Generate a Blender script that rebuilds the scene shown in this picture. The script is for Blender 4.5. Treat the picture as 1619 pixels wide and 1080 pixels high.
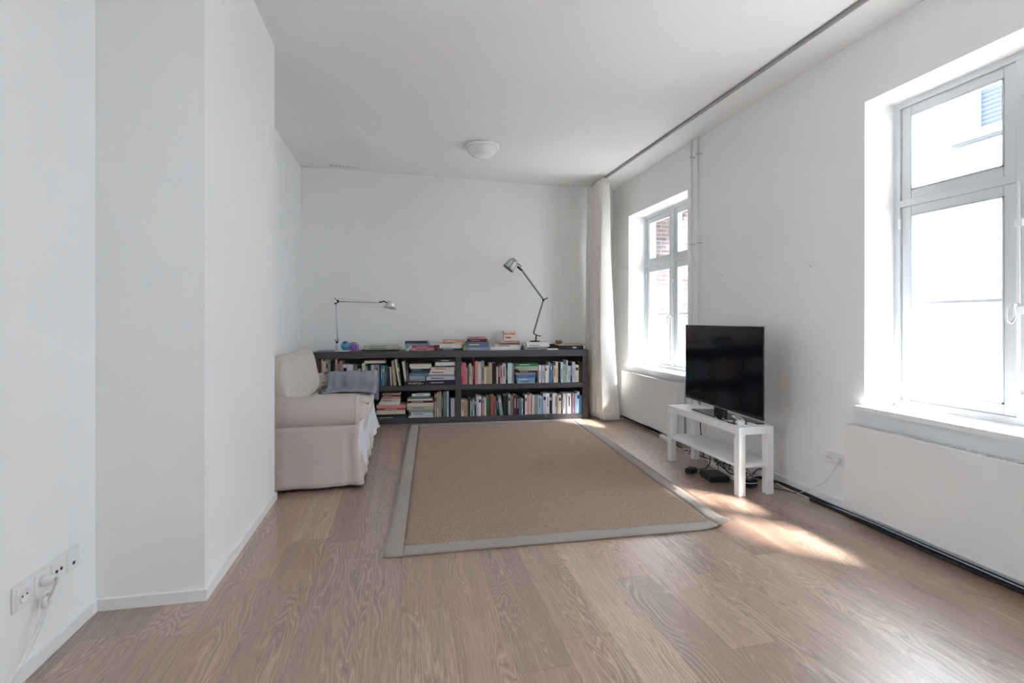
import bpy, math, random
from mathutils import Vector, Matrix, noise
R=random.Random(7)
for o in list(bpy.data.objects): bpy.data.objects.remove(o)
S=bpy.context.scene; COL=S.collection
PI=math.pi
# ---------------------------------------------------------------- camera
YAW=.2244
cam=bpy.data.objects.new('camera',bpy.data.cameras.new('camera')); COL.objects.link(cam); S.camera=cam
cam.location=(0,0,1.15); cam.rotation_euler=(PI/2,0,-YAW)
cam.data.sensor_width=36; cam.data.lens=770.1*36/1619; cam.data.shift_y=-34.4/1619
cam.data.clip_start=.05; cam.data.clip_end=200
# ---------------------------------------------------------------- world, sun, exposure
S.view_settings.view_transform='Standard'; S.view_settings.look='None'
S.view_settings.gamma=1; S.view_settings.use_curve_mapping=False; S.view_settings.exposure=1.37
S.cycles.diffuse_bounces=8
W=bpy.data.worlds.new('sky'); S.world=W; W.use_nodes=True
nt=W.node_tree; bg=nt.nodes['Background']
tc=nt.nodes.new('ShaderNodeTexCoord'); sep=nt.nodes.new('ShaderNodeSeparateXYZ'); cr=nt.nodes.new('ShaderNodeValToRGB')
nt.links.new(tc.outputs['Generated'],sep.inputs[0]); nt.links.new(sep.outputs['Z'],cr.inputs[0])
cr.color_ramp.elements[0].position=0; cr.color_ramp.elements[0].color=(.815,.91,1,1)
cr.color_ramp.elements[1].position=1; cr.color_ramp.elements[1].color=(.66,.82,1,1)
nt.links.new(cr.outputs[0],bg.inputs[0]); bg.inputs[1].default_value=7.0
sl=bpy.data.lights.new('sun','SUN'); sl.energy=15; sl.angle=math.radians(6); sl.color=(1,.985,.96)
sun=bpy.data.objects.new('sun',sl); COL.objects.link(sun); sun.location=(6,-3,8)
sun.rotation_euler=Vector((-.44,.43,-.66)).to_track_quat('-Z','Y').to_euler()
def portal(y0,y1,z0,z1,x=3.02):
    l=bpy.data.lights.new('window_portal','AREA'); l.shape='RECTANGLE'; l.size=z1-z0; l.size_y=y1-y0
    l.cycles.is_portal=True
    o=bpy.data.objects.new('window_portal',l); COL.objects.link(o)
    o.location=(x,(y0+y1)/2,(z0+z1)/2); o.rotation_euler=(0,PI/2 if x>0 else -PI/2,0)
for a in ((1.08,2.28,.67,2.4),(4.05,5.25,.64,2.36),(-2.2,-1.0,.67,2.4)): portal(*a)
portal(.15,.95,.67,2.4,-1.6)
# ---------------------------------------------------------------- materials
def mat(name,col,rough=.6,metal=0,spec=.5,build=None,**k):
    m=bpy.data.materials.new(name); m.use_nodes=True; t=m.node_tree; b=t.nodes['Principled BSDF']
    if isinstance(col,str): col=hexc(col)
    b.inputs['Base Color'].default_value=(*col,1); b.inputs['Roughness'].default_value=rough
    b.inputs['Metallic'].default_value=metal; b.inputs['Specular IOR Level'].default_value=spec
    if build: build(t,b,col)
    return m
def hexc(h):
    v=[int(h[i:i+2],16)/255 for i in (0,2,4)]
    return tuple(c/12.92 if c<=.04045 else ((c+.055)/1.055)**2.4 for c in v)
class NT:
    def __init__(s,t): s.t=t
    def n(s,ty,**k):
        x=s.t.nodes.new('ShaderNode'+ty)
        for a,b in k.items():
            if a.startswith('i_'):
                key=a[2:]; key=int(key) if key.isdigit() else key.replace('_',' ')
                if hasattr(b,'is_output'): s.t.links.new(b,x.inputs[key])
                else: x.inputs[key].default_value=b
            else: setattr(x,a,b)
        return x
    def m(s,op,a,b=0,c=0):
        x=s.n('Math',operation=op)
        for i,v in enumerate((a,b,c)):
            if hasattr(v,'is_output'): s.t.links.new(v,x.inputs[i])
            else: x.inputs[i].default_value=v
        return x.outputs[0]
    def xyz(s,a,b,c):
        x=s.n('CombineXYZ')
        for i,v in enumerate((a,b,c)):
            if hasattr(v,'is_output'): s.t.links.new(v,x.inputs[i])
            else: x.inputs[i].default_value=v
        return x.outputs[0]
    def mix(s,f,a,b,bt='MIX'):
        x=s.n('MixRGB',blend_type=bt)
        for i,v in enumerate((f,a,b)):
            if hasattr(v,'is_output'): s.t.links.new(v,x.inputs[i])
            elif i==0: x.inputs[0].default_value=v
            else: x.inputs[i].default_value=(*v,1) if len(v)==3 else v
        return x.outputs[0]
    def ramp(s,f,*st):
        x=s.n('ValToRGB'); s.t.links.new(f,x.inputs[0]); e=x.color_ramp.elements
        while len(e)<len(st): e.new(.5)
        for q,(p,c) in zip(e,st): q.position=p; q.color=(*c,1) if not isinstance(c,(int,float)) else (c,c,c,1)
        return x.outputs[0]
    def bump(s,h,strength,dist,b):
        x=s.n('Bump',i_Strength=strength,i_Distance=dist,i_Height=h); s.t.links.new(x.outputs[0],b.inputs['Normal'])
def paint_b(scale=60,amt=.04,strength=.15):
    def f(t,b,col):
        N=NT(t); tc=N.n('TexCoord').outputs['Object']
        n1=N.n('TexNoise',i_Vector=tc,i_Scale=1.3,i_Detail=3.).outputs[0]
        c=N.mix(n1,tuple(x*(1-amt) for x in col),tuple(min(1,x*(1+amt)) for x in col)); t.links.new(c,b.inputs['Base Color'])
        n2=N.n('TexNoise',i_Vector=tc,i_Scale=float(scale),i_Detail=2.).outputs[0]
        N.bump(n2,strength,.002,b)
    return f
def fabric_b(scale=500,amt=.12,fold=0.):
    def f(t,b,col):
        N=NT(t); tc=N.n('TexCoord').outputs['Object']
        n=N.n('TexNoise',i_Vector=tc,i_Scale=float(scale),i_Detail=2.).outputs[0]
        n2=N.n('TexNoise',i_Vector=tc,i_Scale=6.,i_Detail=4.).outputs[0]
        k=N.m('MULTIPLY_ADD',n,amt,1-amt*.5); k=N.m('MULTIPLY_ADD',n2,amt*.5,N.m('SUBTRACT',k,amt*.25))
        c=N.mix(1.,col,N.xyz(k,k,k),'MULTIPLY'); t.links.new(c,b.inputs['Base Color'])
        h=N.m('MULTIPLY_ADD',n2,4.,n) if fold else n
        N.bump(h,.3,.004 if fold else .001,b)
        b.inputs['Sheen Weight'].default_value=.15
    return f
def floor_b(t,b,col):
    N=NT(t); tc=N.n('TexCoord').outputs['Object']; sp=N.n('SeparateXYZ',i_0=tc); x,y=sp.outputs[0],sp.outputs[1]
    PW,PL=.187,1.38
    xi=N.m('DIVIDE',x,PW); i=N.m('FLOOR',xi); fx=N.m('FRACT',xi)
    off=N.n('TexWhiteNoise',noise_dimensions='1D',i_W=i).outputs[0]
    yj=N.m('DIVIDE',N.m('MULTIPLY_ADD',off,PL,y),PL); j=N.m('FLOOR',yj); fy=N.m('FRACT',yj)
    rn=N.n('TexWhiteNoise',noise_dimensions='2D',i_Vector=N.xyz(i,j,0.)); r=rn.outputs[0]; rc2=N.n('TexWhiteNoise',noise_dimensions='2D',i_Vector=N.xyz(j,i,5.)).outputs[0]
    seed=N.m('MULTIPLY',r,37.)
    sx=N.m('MULTIPLY',x,N.m('MULTIPLY_ADD',rc2,5.,2.6)); sy=N.m('MULTIPLY',y,N.m('MULTIPLY_ADD',r,.6,.5))
    warp=N.n('TexNoise',i_Vector=N.xyz(sx,sy,seed),i_Scale=1.,i_Detail=3.,i_Roughness=.5).outputs[0]
    rings=N.m('MULTIPLY_ADD',N.m('SINE',N.m('MULTIPLY',warp,230.)),.5,.5)
    fine=N.n('TexNoise',i_Vector=N.xyz(N.m('MULTIPLY',x,190.),N.m('MULTIPLY',y,6.),seed),i_Scale=1.,i_Detail=4.,i_Roughness=.7).outputs[0]
    band=N.n('TexNoise',i_Vector=N.xyz(N.m('MULTIPLY',x,22.),N.m('MULTIPLY',y,.7),seed),i_Scale=1.,i_Detail=4.,i_Roughness=.65).outputs[0]
    mask=N.n('TexNoise',i_Vector=N.xyz(N.m('MULTIPLY',x,9.),N.m('MULTIPLY',y,1.1),N.m('ADD',seed,9.)),i_Scale=1.,i_Detail=3.).outputs[0]
    mask=N.ramp(mask,(.42,.08),(.58,1))
    base=N.ramp(r,(0,hexc('91705f')),(.2,hexc('c0a28c')),(.4,hexc('8e7869')),(.6,hexc('b48e78')),(.8,hexc('cbb09a')),(1,hexc('9f8471')))
    c=N.mix(N.m('MULTIPLY',N.ramp(band,(.35,0),(.68,1)),.5),base,hexc('826f62'))
    c=N.mix(N.m('MULTIPLY',N.ramp(fine,(.4,1),(.6,0)),.45),c,hexc('73604f'))
    c=N.mix(N.m('MULTIPLY',N.ramp(fine,(.6,0),(.72,1)),.3),c,hexc('d6c6b6'))
    vein=N.m('MULTIPLY',N.ramp(rings,(.8,0),(.97,1)),mask)
    c=N.mix(N.m('MULTIPLY',vein,.36),c,hexc('d2c3b3'))
    dark=N.m('MULTIPLY',N.ramp(rings,(.0,1),(.2,0)),mask)
    c=N.mix(N.m('MULTIPLY',dark,.42),c,hexc('57463c'))
    ex=N.m('MINIMUM',fx,N.m('SUBTRACT',1.,fx)); ey=N.m('MINIMUM',fy,N.m('SUBTRACT',1.,fy))
    seam=N.m('MINIMUM',N.m('MULTIPLY',ex,PW),N.m('MULTIPLY',ey,PL)); sm=N.ramp(N.m('MULTIPLY',seam,400.),(.25,1),(.8,0))
    c=N.mix(N.m('MULTIPLY',sm,.45),c,hexc('4c3d33'))
    k=N.n('TexVoronoi',i_Vector=N.xyz(N.m('MULTIPLY',x,1.),N.m('MULTIPLY',y,.6),0.),i_Scale=1.1,i_Randomness=1.).outputs[0]
    c=N.mix(N.m('MULTIPLY',N.ramp(k,(.012,1),(.035,0)),.5),c,hexc('4a4442'))
    t.links.new(c,b.inputs['Base Color'])
    b.inputs['Coat Weight'].default_value=1.; b.inputs['Coat Roughness'].default_value=.36; b.inputs['Coat IOR'].default_value=1.8
    ro=N.m('MULTIPLY_ADD',fine,.2,.28); t.links.new(ro,b.inputs['Roughness'])
    h=N.m('SUBTRACT',N.m('MULTIPLY',fine,.4),N.m('MULTIPLY',sm,1.)); N.bump(h,.25,.001,b)
def sisal_b(t,b,col):
    N=NT(t); tc=N.n('TexCoord').outputs['Object']; sp=N.n('SeparateXYZ',i_0=tc); x,y=sp.outputs[0],sp.outputs[1]
    nz=N.n('TexNoise',i_Vector=tc,i_Scale=55.,i_Detail=2.).outputs[0]
    w=N.m('MULTIPLY',nz,2.2)
    a=N.m('SINE',N.m('ADD',N.m('MULTIPLY',N.m('ADD',x,N.m('MULTIPLY',y,.35)),560.),w)); d=N.m('SINE',N.m('ADD',N.m('MULTIPLY',N.m('SUBTRACT',y,N.m('MULTIPLY',x,.25)),500.),w))
    h=N.m('MULTIPLY',N.m('MULTIPLY_ADD',a,.5,.5),N.m('MULTIPLY_ADD',d,.5,.5))
    n3=N.n('TexNoise',i_Vector=tc,i_Scale=130.,i_Detail=2.).outputs[0]; big=N.n('TexNoise',i_Vector=tc,i_Scale=2.5,i_Detail=3.).outputs[0]
    v=N.m('ADD',N.m('MULTIPLY',h,.55),N.m('MULTIPLY',n3,.5))
    c=N.ramp(v,(.2,hexc('705c51')),(.42,hexc('a38c7c')),(.75,hexc('d2beab')))
    c=N.mix(N.m('MULTIPLY',big,.3),c,hexc('907c6e')); t.links.new(c,b.inputs['Base Color'])
    N.bump(v,.6,.003,b)
def brick_b(t,b,col):
    N=NT(t); tc=N.n('TexCoord').outputs['Object']; sp=N.n('SeparateXYZ',i_0=tc)
    br=N.n('TexBrick',i_Vector=N.xyz(N.m('ADD',sp.outputs[0],sp.outputs[1]),sp.outputs[2],0.),i_Color1=(*hexc('6b5450'),1),i_Color2=(*hexc('4a3a38'),1),i_Mortar=(*hexc('7a7674'),1),i_Scale=1.)
    br.inputs['Brick Width'].default_value=.17; br.inputs['Row Height'].default_value=.052; br.inputs['Mortar Size'].default_value=.007
    n=N.n('TexNoise',i_Vector=tc,i_Scale=5.,i_Detail=4.).outputs[0]
    c=N.mix(N.ramp(n,(.5,0),(.75,.4)),br.outputs[0],hexc('8f8a88')); c=N.mix(1.,c,(.62,.64,.68),'MULTIPLY'); t.links.new(c,b.inputs['Base Color'])
    N.bump(br.outputs[1],-.4,.01,b)
def grille_b(t,b,col):
    N=NT(t); tc=N.n('TexCoord').outputs['Object']; sp=N.n('SeparateXYZ',i_0=tc)
    a=N.m('SINE',N.m('MULTIPLY',sp.outputs[2],90.))
    t.links.new(N.mix(N.m('MULTIPLY_ADD',a,.5,.5),hexc('2a303a'),hexc('454c58')),b.inputs['Base Color'])
def stripe_b(t,b,col):
    N=NT(t); tc=N.n('TexCoord').outputs['Object']; sp=N.n('SeparateXYZ',i_0=tc)
    n=N.n('TexNoise',i_Vector=N.xyz(N.m('MULTIPLY',sp.outputs[0],22.),0.,0.),i_Scale=1.,i_Detail=4.).outputs[0]
    n2=N.n('TexNoise',i_Vector=tc,i_Scale=300.).outputs[0]
    c=N.mix(N.ramp(n,(.35,0),(.65,1)),hexc('8a90a4'),hexc('a0a19f')); c=N.mix(N.m('MULTIPLY',n2,.3),c,hexc('74798c')); t.links.new(c,b.inputs['Base Color']); N.bump(n2,.3,.002,b)
def wood_b(t,b,col):
    N=NT(t); tc=N.n('TexCoord').outputs['Object']; sp=N.n('SeparateXYZ',i_0=tc)
    n=N.n('TexNoise',i_Vector=N.xyz(N.m('MULTIPLY',sp.outputs[0],3.),N.m('MULTIPLY',sp.outputs[1],60.),N.m('MULTIPLY',sp.outputs[2],60.)),i_Scale=1.,i_Detail=4.).outputs[0]
    c=N.mix(n,tuple(v*.7 for v in col),tuple(min(1,v*1.35) for v in col)); t.links.new(c,b.inputs['Base Color']); N.bump(n,.15,.001,b)
def glass_m(name,tint=(1,1,1)):
    m=bpy.data.materials.new(name); m.use_nodes=True; t=m.node_tree; t.nodes.clear(); N=NT(t)
    tr=N.n('BsdfTransparent',i_0=(*tint,1)); gl=N.n('BsdfGlossy',i_Roughness=.02); lw=N.n('LayerWeight',i_Blend=.5); fr=N.m('MULTIPLY_ADD',N.m('POWER',lw.outputs['Facing'],5.),.5,.025); mx=N.n('MixShader',i_0=fr,i_1=tr.outputs[0],i_2=gl.outputs[0])
    o=N.n('OutputMaterial',i_0=mx.outputs[0]); return m
def curtain_b(t,b,col):
    fabric_b(400,.1)(t,b,col)
    N=NT(t); tr=N.n('BsdfTranslucent',i_0=(*col,1)); out=[n for n in t.nodes if n.type=='OUTPUT_MATERIAL'][0]
    mx=N.n('MixShader',i_0=.2,i_1=b.outputs[0],i_2=tr.outputs[0]); t.links.new(mx.outputs[0],out.inputs[0])
M=dict(
 wall=mat('wall_paint',(.885,.885,.88),.85,spec=.25,build=paint_b()),
 ceil=mat('ceiling_paint',(.885,.885,.885),.6,spec=.35,build=paint_b(40)),
 trim=mat('trim_paint',(.87,.87,.87),.4,build=paint_b(20,.02,.05)),
 floor=mat('oak_laminate',(.3,.22,.17),.4,build=floor_b),
 white=mat('white_lacquer',(.84,.84,.84),.35,build=paint_b(10,.01,.02)),
 plastic=mat('white_plastic',(.8,.8,.79),.35,build=paint_b(10,.01,.02)),
 rad=mat('radiator_enamel',(.80,.79,.775),.4,build=paint_b(8,.01,.02)),
 shelf=mat('black_brown_veneer',hexc('4b484d'),.4,build=wood_b),
 linen=mat('natural_linen',hexc('c6bab3'),.9,build=fabric_b(450,.12,1)),
 linen2=mat('linen_cushion',hexc('cdc3bb'),.9,build=fabric_b(450,.1,1)),
 sheet=mat('white_cotton',hexc('dfdfe4'),.85,build=fabric_b(500,.06,1)),
 throw=mat('blue_grey_throw',hexc('9a9aa8'),.95,build=stripe_b),
 fringe=mat('throw_fringe',hexc('6f6d68'),.95,build=fabric_b(300,.5)),
 sisal=mat('sisal_weave',(.3,.22,.16),.9,build=sisal_b),
 border=mat('rug_border_cotton',hexc('9c9189'),.9,build=fabric_b(600,.12)),
 curtain=mat('ivory_curtain',hexc('f3f0ea'),.9,build=curtain_b),
 screen=mat('tv_screen',(.004,.005,.007),.1,spec=.35,build=paint_b(4,.01,0.)),
 black=mat('black_plastic',(.010,.011,.013),.55,build=paint_b(30,.1,.05)),
 blackm=mat('black_metal',(.02,.02,.022),.35,metal=.3,build=paint_b(30,.1,.02)),
 dglass=mat('dark_glass',(.02,.022,.026),.08,build=paint_b(4,.01,0.)),
 alu=mat('aluminium',(.72,.72,.73),.28,metal=.9,build=paint_b(50,.03,.02)),
 steel=mat('steel',(.5,.5,.5),.35,metal=.9,build=paint_b(50,.05,.05)),
 rail=mat('grey_rail',(.36,.36,.37),.4,metal=.4,build=paint_b(50,.05,.02)),
 opal=mat('opal_glass',(.82,.82,.83),.18,build=paint_b(5,.01,.01)),
 pages=mat('book_pages',hexc('d8d0c0'),.9,build=fabric_b(900,.2)),
 brick=mat('old_brick',(.4,.25,.2),.9,build=brick_b),
 render_=mat('white_render',(.8,.8,.79),.9,build=paint_b(15,.05,.3)),
 grille=mat('grille_slats',(.1,.12,.15),.6,build=grille_b),
 ground=mat('courtyard_paving',(.5,.48,.45),.9,build=paint_b(8,.15,.3)),
 eave=mat('eave_boards',hexc('c2a56c'),.8,build=wood_b),
 frame=mat('window_paint',(.66,.68,.70),.4,build=paint_b(10,.01,.02)),
 socket=mat('socket_cup',(.62,.6,.59),.45,build=paint_b(5,.02,0.)),
 dark=mat('dark_hole',(.05,.05,.05),.7,build=paint_b(5,.02,0.)),
 bluec=mat('blue_ceramic',hexc('5f9fd0'),.3,build=paint_b(20,.1,.1)),
 purp=mat('purple_yarn',hexc('9a62b8'),.7,build=fabric_b(120,.3)),
 woodb=mat('pale_wood',hexc('b39c84'),.6,build=wood_b),
 shell=mat('brown_rattan',hexc('8a6f55'),.7,build=fabric_b(90,.5)),
 brass=mat('aged_brass',hexc('8f7d45'),.35,metal=.6,build=paint_b(30,.2,.1)),
 wcable=mat('white_cable',(.8,.8,.8),.45,build=paint_b(5,.02,0.)),
 bcable=mat('black_cable',(.02,.02,.024),.5,build=paint_b(5,.1,0.)),
 seal=mat('matt_grey',(.25,.25,.25),.7,build=paint_b(5,.1,0.)),  # plain grey for coping, drain pipe and dark cables
 glass=glass_m('window_glass'),
)
# ---------------------------------------------------------------- mesh helpers
class MB:
    def __init__(s): s.v=[];s.f=[];s.sm=[];s.mk=[]
    def add(s,v,f,sm=False,T=None):
        n=len(s.v); s.mk.append((n,len(s.f))); s.v+= [tuple(T@Vector(p)) if T else tuple(p) for p in v]; s.f+=[tuple(i+n for i in q) for q in f]; s.sm+=[sm]*len(f); return s
    def box(s,x0,x1,y0,y1,z0,z1,T=None,b=0):
        if b:
            bb=min(b,(x1-x0)*.45,(y1-y0)*.45,(z1-z0)*.45)
            v=[];
            for X,sx in ((x0,1),(x1,-1)):
                for Y_,sy in ((y0,1),(y1,-1)):
                    for Z,sz in ((z0,1),(z1,-1)):
                        v+=[(X,Y_+sy*bb,Z+sz*bb),(X+sx*bb,Y_,Z+sz*bb),(X+sx*bb,Y_+sy*bb,Z)]
            I=lambda a,c,d,k:(a*4+c*2+d)*3+k
            f=[(I(0,0,0,0),I(0,0,1,0),I(0,1,1,0),I(0,1,0,0)),(I(1,0,0,0),I(1,1,0,0),I(1,1,1,0),I(1,0,1,0)),
               (I(0,0,0,1),I(1,0,0,1),I(1,0,1,1),I(0,0,1,1)),(I(0,1,0,1),I(0,1,1,1),I(1,1,1,1),I(1,1,0,1)),
               (I(0,0,0,2),I(0,1,0,2),I(1,1,0,2),I(1,0,0,2)),(I(0,0,1,2),I(1,0,1,2),I(1,1,1,2),I(0,1,1,2))]
            for c in (0,1):
                for d in (0,1):
                    q=(I(0,c,d,1),I(0,c,d,2),I(1,c,d,2),I(1,c,d,1)); f.append(q if (c^d)==0 else q[::-1])
                    q=(I(c,0,d,0),I(c,1,d,0),I(c,1,d,2),I(c,0,d,2)); f.append(q if (c^d)==0 else q[::-1])
                    q=(I(c,d,0,1),I(c,d,1,1),I(c,d,1,0),I(c,d,0,0)); f.append(q if (c^d)==0 else q[::-1])
            for a in (0,1):
                for c in (0,1):
                    for d in (0,1):
                        q=(I(a,c,d,0),I(a,c,d,1),I(a,c,d,2)); f.append(q if (a^c^d) else q[::-1])
            return s.add(v,f,False,T)
        v=[(x,y,z) for x in (x0,x1) for y in (y0,y1) for z in (z0,z1)]
        return s.add(v,[(0,1,3,2),(4,6,7,5),(0,4,5,1),(2,3,7,6),(0,2,6,4),(1,5,7,3)],False,T)
    def tube(s,pts,r,n=8,T=None,cap=True):
        pts=[Vector(p) for p in pts]; P=[]; up=None; rr=r if callable(r) else (lambda t:r)
        for i,p in enumerate(pts):
            d=(pts[min(i+1,len(pts)-1)]-pts[max(i-1,0)]).normalized()
            if up is None: up=Vector((0,0,1)) if abs(d.z)<.9 else Vector((1,0,0))
            a=d.cross(up)
            if a.length<1e-5: a=d.orthogonal()
            a.normalize(); up=a.cross(d).normalized(); R_=rr(i/max(1,len(pts)-1))
            P+=[p+(a*math.cos(2*PI*k/n)+up*math.sin(2*PI*k/n))*R_ for k in range(n)]
        f=[(i*n+k,i*n+(k+1)%n,(i+1)*n+(k+1)%n,(i+1)*n+k) for i in range(len(pts)-1) for k in range(n)]
        if cap: f+=[tuple(range(n))[::-1],tuple((len(pts)-1)*n+k for k in range(n))]
        return s.add(P,f,True,T)
    def lathe(s,prof,n=24,T=None,cap=True):
        P=[(r*math.cos(2*PI*k/n),r*math.sin(2*PI*k/n),z) for r,z in prof for k in range(n)]
        f=[(i*n+k,i*n+(k+1)%n,(i+1)*n+(k+1)%n,(i+1)*n+k) for i in range(len(prof)-1) for k in range(n)]
        if cap: f+=[tuple(range(n))[::-1],tuple((len(prof)-1)*n+k for k in range(n))]
        return s.add(P,f,True,T)
    def prism(s,poly,z0,z1,T=None):
        n=len(poly); v=[(x,y,z0) for x,y in poly]+[(x,y,z1) for x,y in poly]
        return s.add(v,[tuple(range(n))[::-1],tuple(range(n,2*n))]+[(i,(i+1)%n,n+(i+1)%n,n+i) for i in range(n)],False,T)
    def sup(s,c,h,e=(.35,.35),n=(20,28),T=None,fn=None):
        sg=lambda a,p:math.copysign(abs(a)**p,a); v=[]
        nv,nu=n
        for i in range(nv+1):
            a=-PI/2+PI*i/nv
            for k in range(nu):
                b=-PI+2*PI*k/nu
                p=Vector((sg(math.cos(a),e[0])*sg(math.cos(b),e[1]),sg(math.cos(a),e[0])*sg(math.sin(b),e[1]),sg(math.sin(a),e[0])))
                q=Vector((c[0]+h[0]*p.x,c[1]+h[1]*p.y,c[2]+h[2]*p.z))
                v.append(fn(q,p) if fn else q)
        f=[(i*nu+k,i*nu+(k+1)%nu,(i+1)*nu+(k+1)%nu,(i+1)*nu+k) for i in range(nv) for k in range(nu)]
        return s.add(v,f,True,T)
    def grid(s,nu,nv,fn,th=0,T=None,close=False):
        v=[Vector(fn(i/nu,j/nv)) for i in range(nu+1) for j in range(nv+1)]
        W_=nv+1; f=[(i*W_+j,(i+1)*W_+j,(i+1)*W_+j+1,i*W_+j+1) for i in range(nu) for j in range(nv)]
        if th:
            N_=[Vector() for _ in v]
            for q in f:
                nn=(v[q[1]]-v[q[0]]).cross(v[q[2]]-v[q[0]])
                for k in q: N_[k]+=nn
            o=len(v); v2=[p-nn.normalized()*th for p,nn in zip(v,N_)]
            f2=[tuple(k+o for k in q[::-1]) for q in f]
            e=[i*W_ for i in range(nu+1)]+[nu*W_+j for j in range(1,W_)]+[i*W_+nv for i in range(nu-1,-1,-1)]+[j for j in range(nv-1,0,-1)]
            f3=[(e[k],e[k]+o,e[(k+1)%len(e)]+o,e[(k+1)%len(e)]) for k in range(len(e))]
            v=v+v2; f=f+f2+f3
        return s.add(v,f,True,T)
    def build(s,name,m,parent=None,kind=None,label=None,loc=None):
        me=bpy.data.meshes.new(name)
        vv=s.v
        if loc is not None: vv=[(a-loc[0],b-loc[1],c-loc[2]) for a,b,c in vv]
        me.from_pydata(vv,[],s.f); me.update(); me.materials.append(m if not isinstance(m,str) else M[m])
        me.polygons.foreach_set('use_smooth',s.sm)
        o=bpy.data.objects.new(name,me); COL.objects.link(o)
        if loc is not None: o.location=loc
        if parent is not None: o.parent=parent
        if kind: o['kind']=kind
        if label: o['label']=label
        return o
def tag(o,label,cat,group=None,kind=None):
    o['label']=label; o['category']=cat
    if group: o['group']=group
    if kind: o['kind']=kind
    return o
def thing(name,label,cat,loc=(0,0,0),group=None):
    o=bpy.data.objects.new(name,None); COL.objects.link(o); o.location=loc; o.empty_display_size=.05
    return tag(o,label,cat,group)
def sub(o): return tuple(o.location)
def part(mb,name,m,par,label=None,kind=None):   # mesh given in world coordinates, parented to an unrotated thing or part
    base=Vector((0,0,0)); p=par
    while p is not None: base+=p.location; p=p.parent
    mb.v=[tuple(Vector(v)-base) for v in mb.v]
    return mb.build(name,m,par,kind,label)
def parts(mb,name,m,par,label=None):   # every added shape becomes a part of its own
    mk=mb.mk+[(len(mb.v),len(mb.f))]; out=[]
    for (a,fa),(b_,fb) in zip(mk,mk[1:]):
        q=MB(); q.v=mb.v[a:b_]; q.f=[tuple(i-a for i in f) for f in mb.f[fa:fb]]; q.sm=mb.sm[fa:fb]; out.append(part(q,name,m,par,label))
    return out
def spline(pts,n=6):
    P=[Vector(p) for p in pts]; P=[P[0]*2-P[1]]+P+[P[-1]*2-P[-2]]; out=[]
    for i in range(1,len(P)-2):
        a,b,c,d=P[i-1:i+3]
        for k in range(n):
            t=k/n; out.append(.5*((2*b)+(c-a)*t+(2*a-5*b+4*c-d)*t*t+(3*b-3*c+d-a)*t**3))
    return out+[P[-2]]
def sc(o): o['kind']='structure'; return o
# ---------------------------------------------------------------- room shell
XR=2.6; ceilz=lambda x:2.9-.0363*(x+.787); backy=lambda x:5.99-.083*(x+1.1)
sc(MB().box(-1.53,2.95,-3.6,6.4,-.12,0).build('floor','floor'))
v=[(x,y,z) for x in (-1.6,2.95) for y in (-3.6,6.4) for z in (ceilz(x),ceilz(x)+.15)]
sc(MB().add(v,[(0,1,3,2),(4,6,7,5),(0,4,5,1),(2,3,7,6),(0,2,6,4),(1,5,7,3)]).build('ceiling','ceil'))
m=MB().prism([(-1.53,.95),(-1.18,.95),(-1.18,2.248),(-.787,2.235),(-.787,3.374),(-1.12,3.4),(-1.12,6.2),(-1.53,6.2)],0,2.905)
m.box(-1.53,-1.18,-3.5,.15,0,2.905)
for a,c in ((.15,.95),): m.box(-1.53,-1.18,a,c,0,.625).box(-1.53,-1.18,a,c,2.4,2.905)
sc(m.build('wall_left','wall'))
sc(MB().prism([(-1.119,backy(-1.119)),(2.599,backy(2.599)),(2.599,6.3),(-1.119,6.3)],0,2.9).build('wall_back','wall'))
sc(MB().box(-1.179,2.599,-3.5,-3.3,0,2.92).build('wall_rear','wall'))
WINS=[(1.08,2.279,.655,2.4),(4.05,5.255,.625,2.36),(-2.2,-1.0,.655,2.4)]  # last one is unseen, added behind the camera for more daylight
mb=MB(); ys=[-3.5,-2.2,-1.0,1.08,2.279,4.05,5.255,6.3]
for a,b in ((-3.5,-2.2),(-1.0,1.08),(2.279,4.05),(5.255,6.3)): mb.box(XR,2.95,a,b,0,2.8)
for a,b,c,d in WINS: mb.box(XR,2.95,a,b,0,c-.03); mb.box(XR,2.95,a,b,d,2.8)
sc(mb.build('wall_right','wall'))
BH=.045
mb=MB(); L=[(-1.18,-3.3),(-1.18,2.248),(-.787,2.235),(-.787,3.374),(-1.12,3.4),(-1.12,5.98)]
mb.prism([(-1.18,-3.3),(-1.167,-3.3),(-1.167,2.234),(-1.18,2.248)],0,BH).prism([(-1.18,2.248),(-1.167,2.234),(-.774,2.221),(-.787,2.235)],0,BH).prism([(-.787,2.235),(-.774,2.221),(-.774,3.387),(-.787,3.374)],0,BH)
mb.prism([(-.787,3.374),(-.774,3.387),(-1.107,3.413),(-1.12,3.4)],0,BH).prism([(-1.12,3.4),(-1.107,3.413),(-1.107,5.975),(-1.12,5.985)],0,BH)
sc(mb.build('baseboard_left','trim'))
sc(MB().box(XR-.013,XR,-3.3,backy(2.6),0,.06).build('baseboard_right','trim'))
sc(MB().prism([(-1.107,backy(-1.1)-.013),(2.587,backy(2.587)-.013),(2.587,backy(2.587)),(-1.107,backy(-1.107))],0,BH).build('baseboard_back','trim'))
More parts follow.
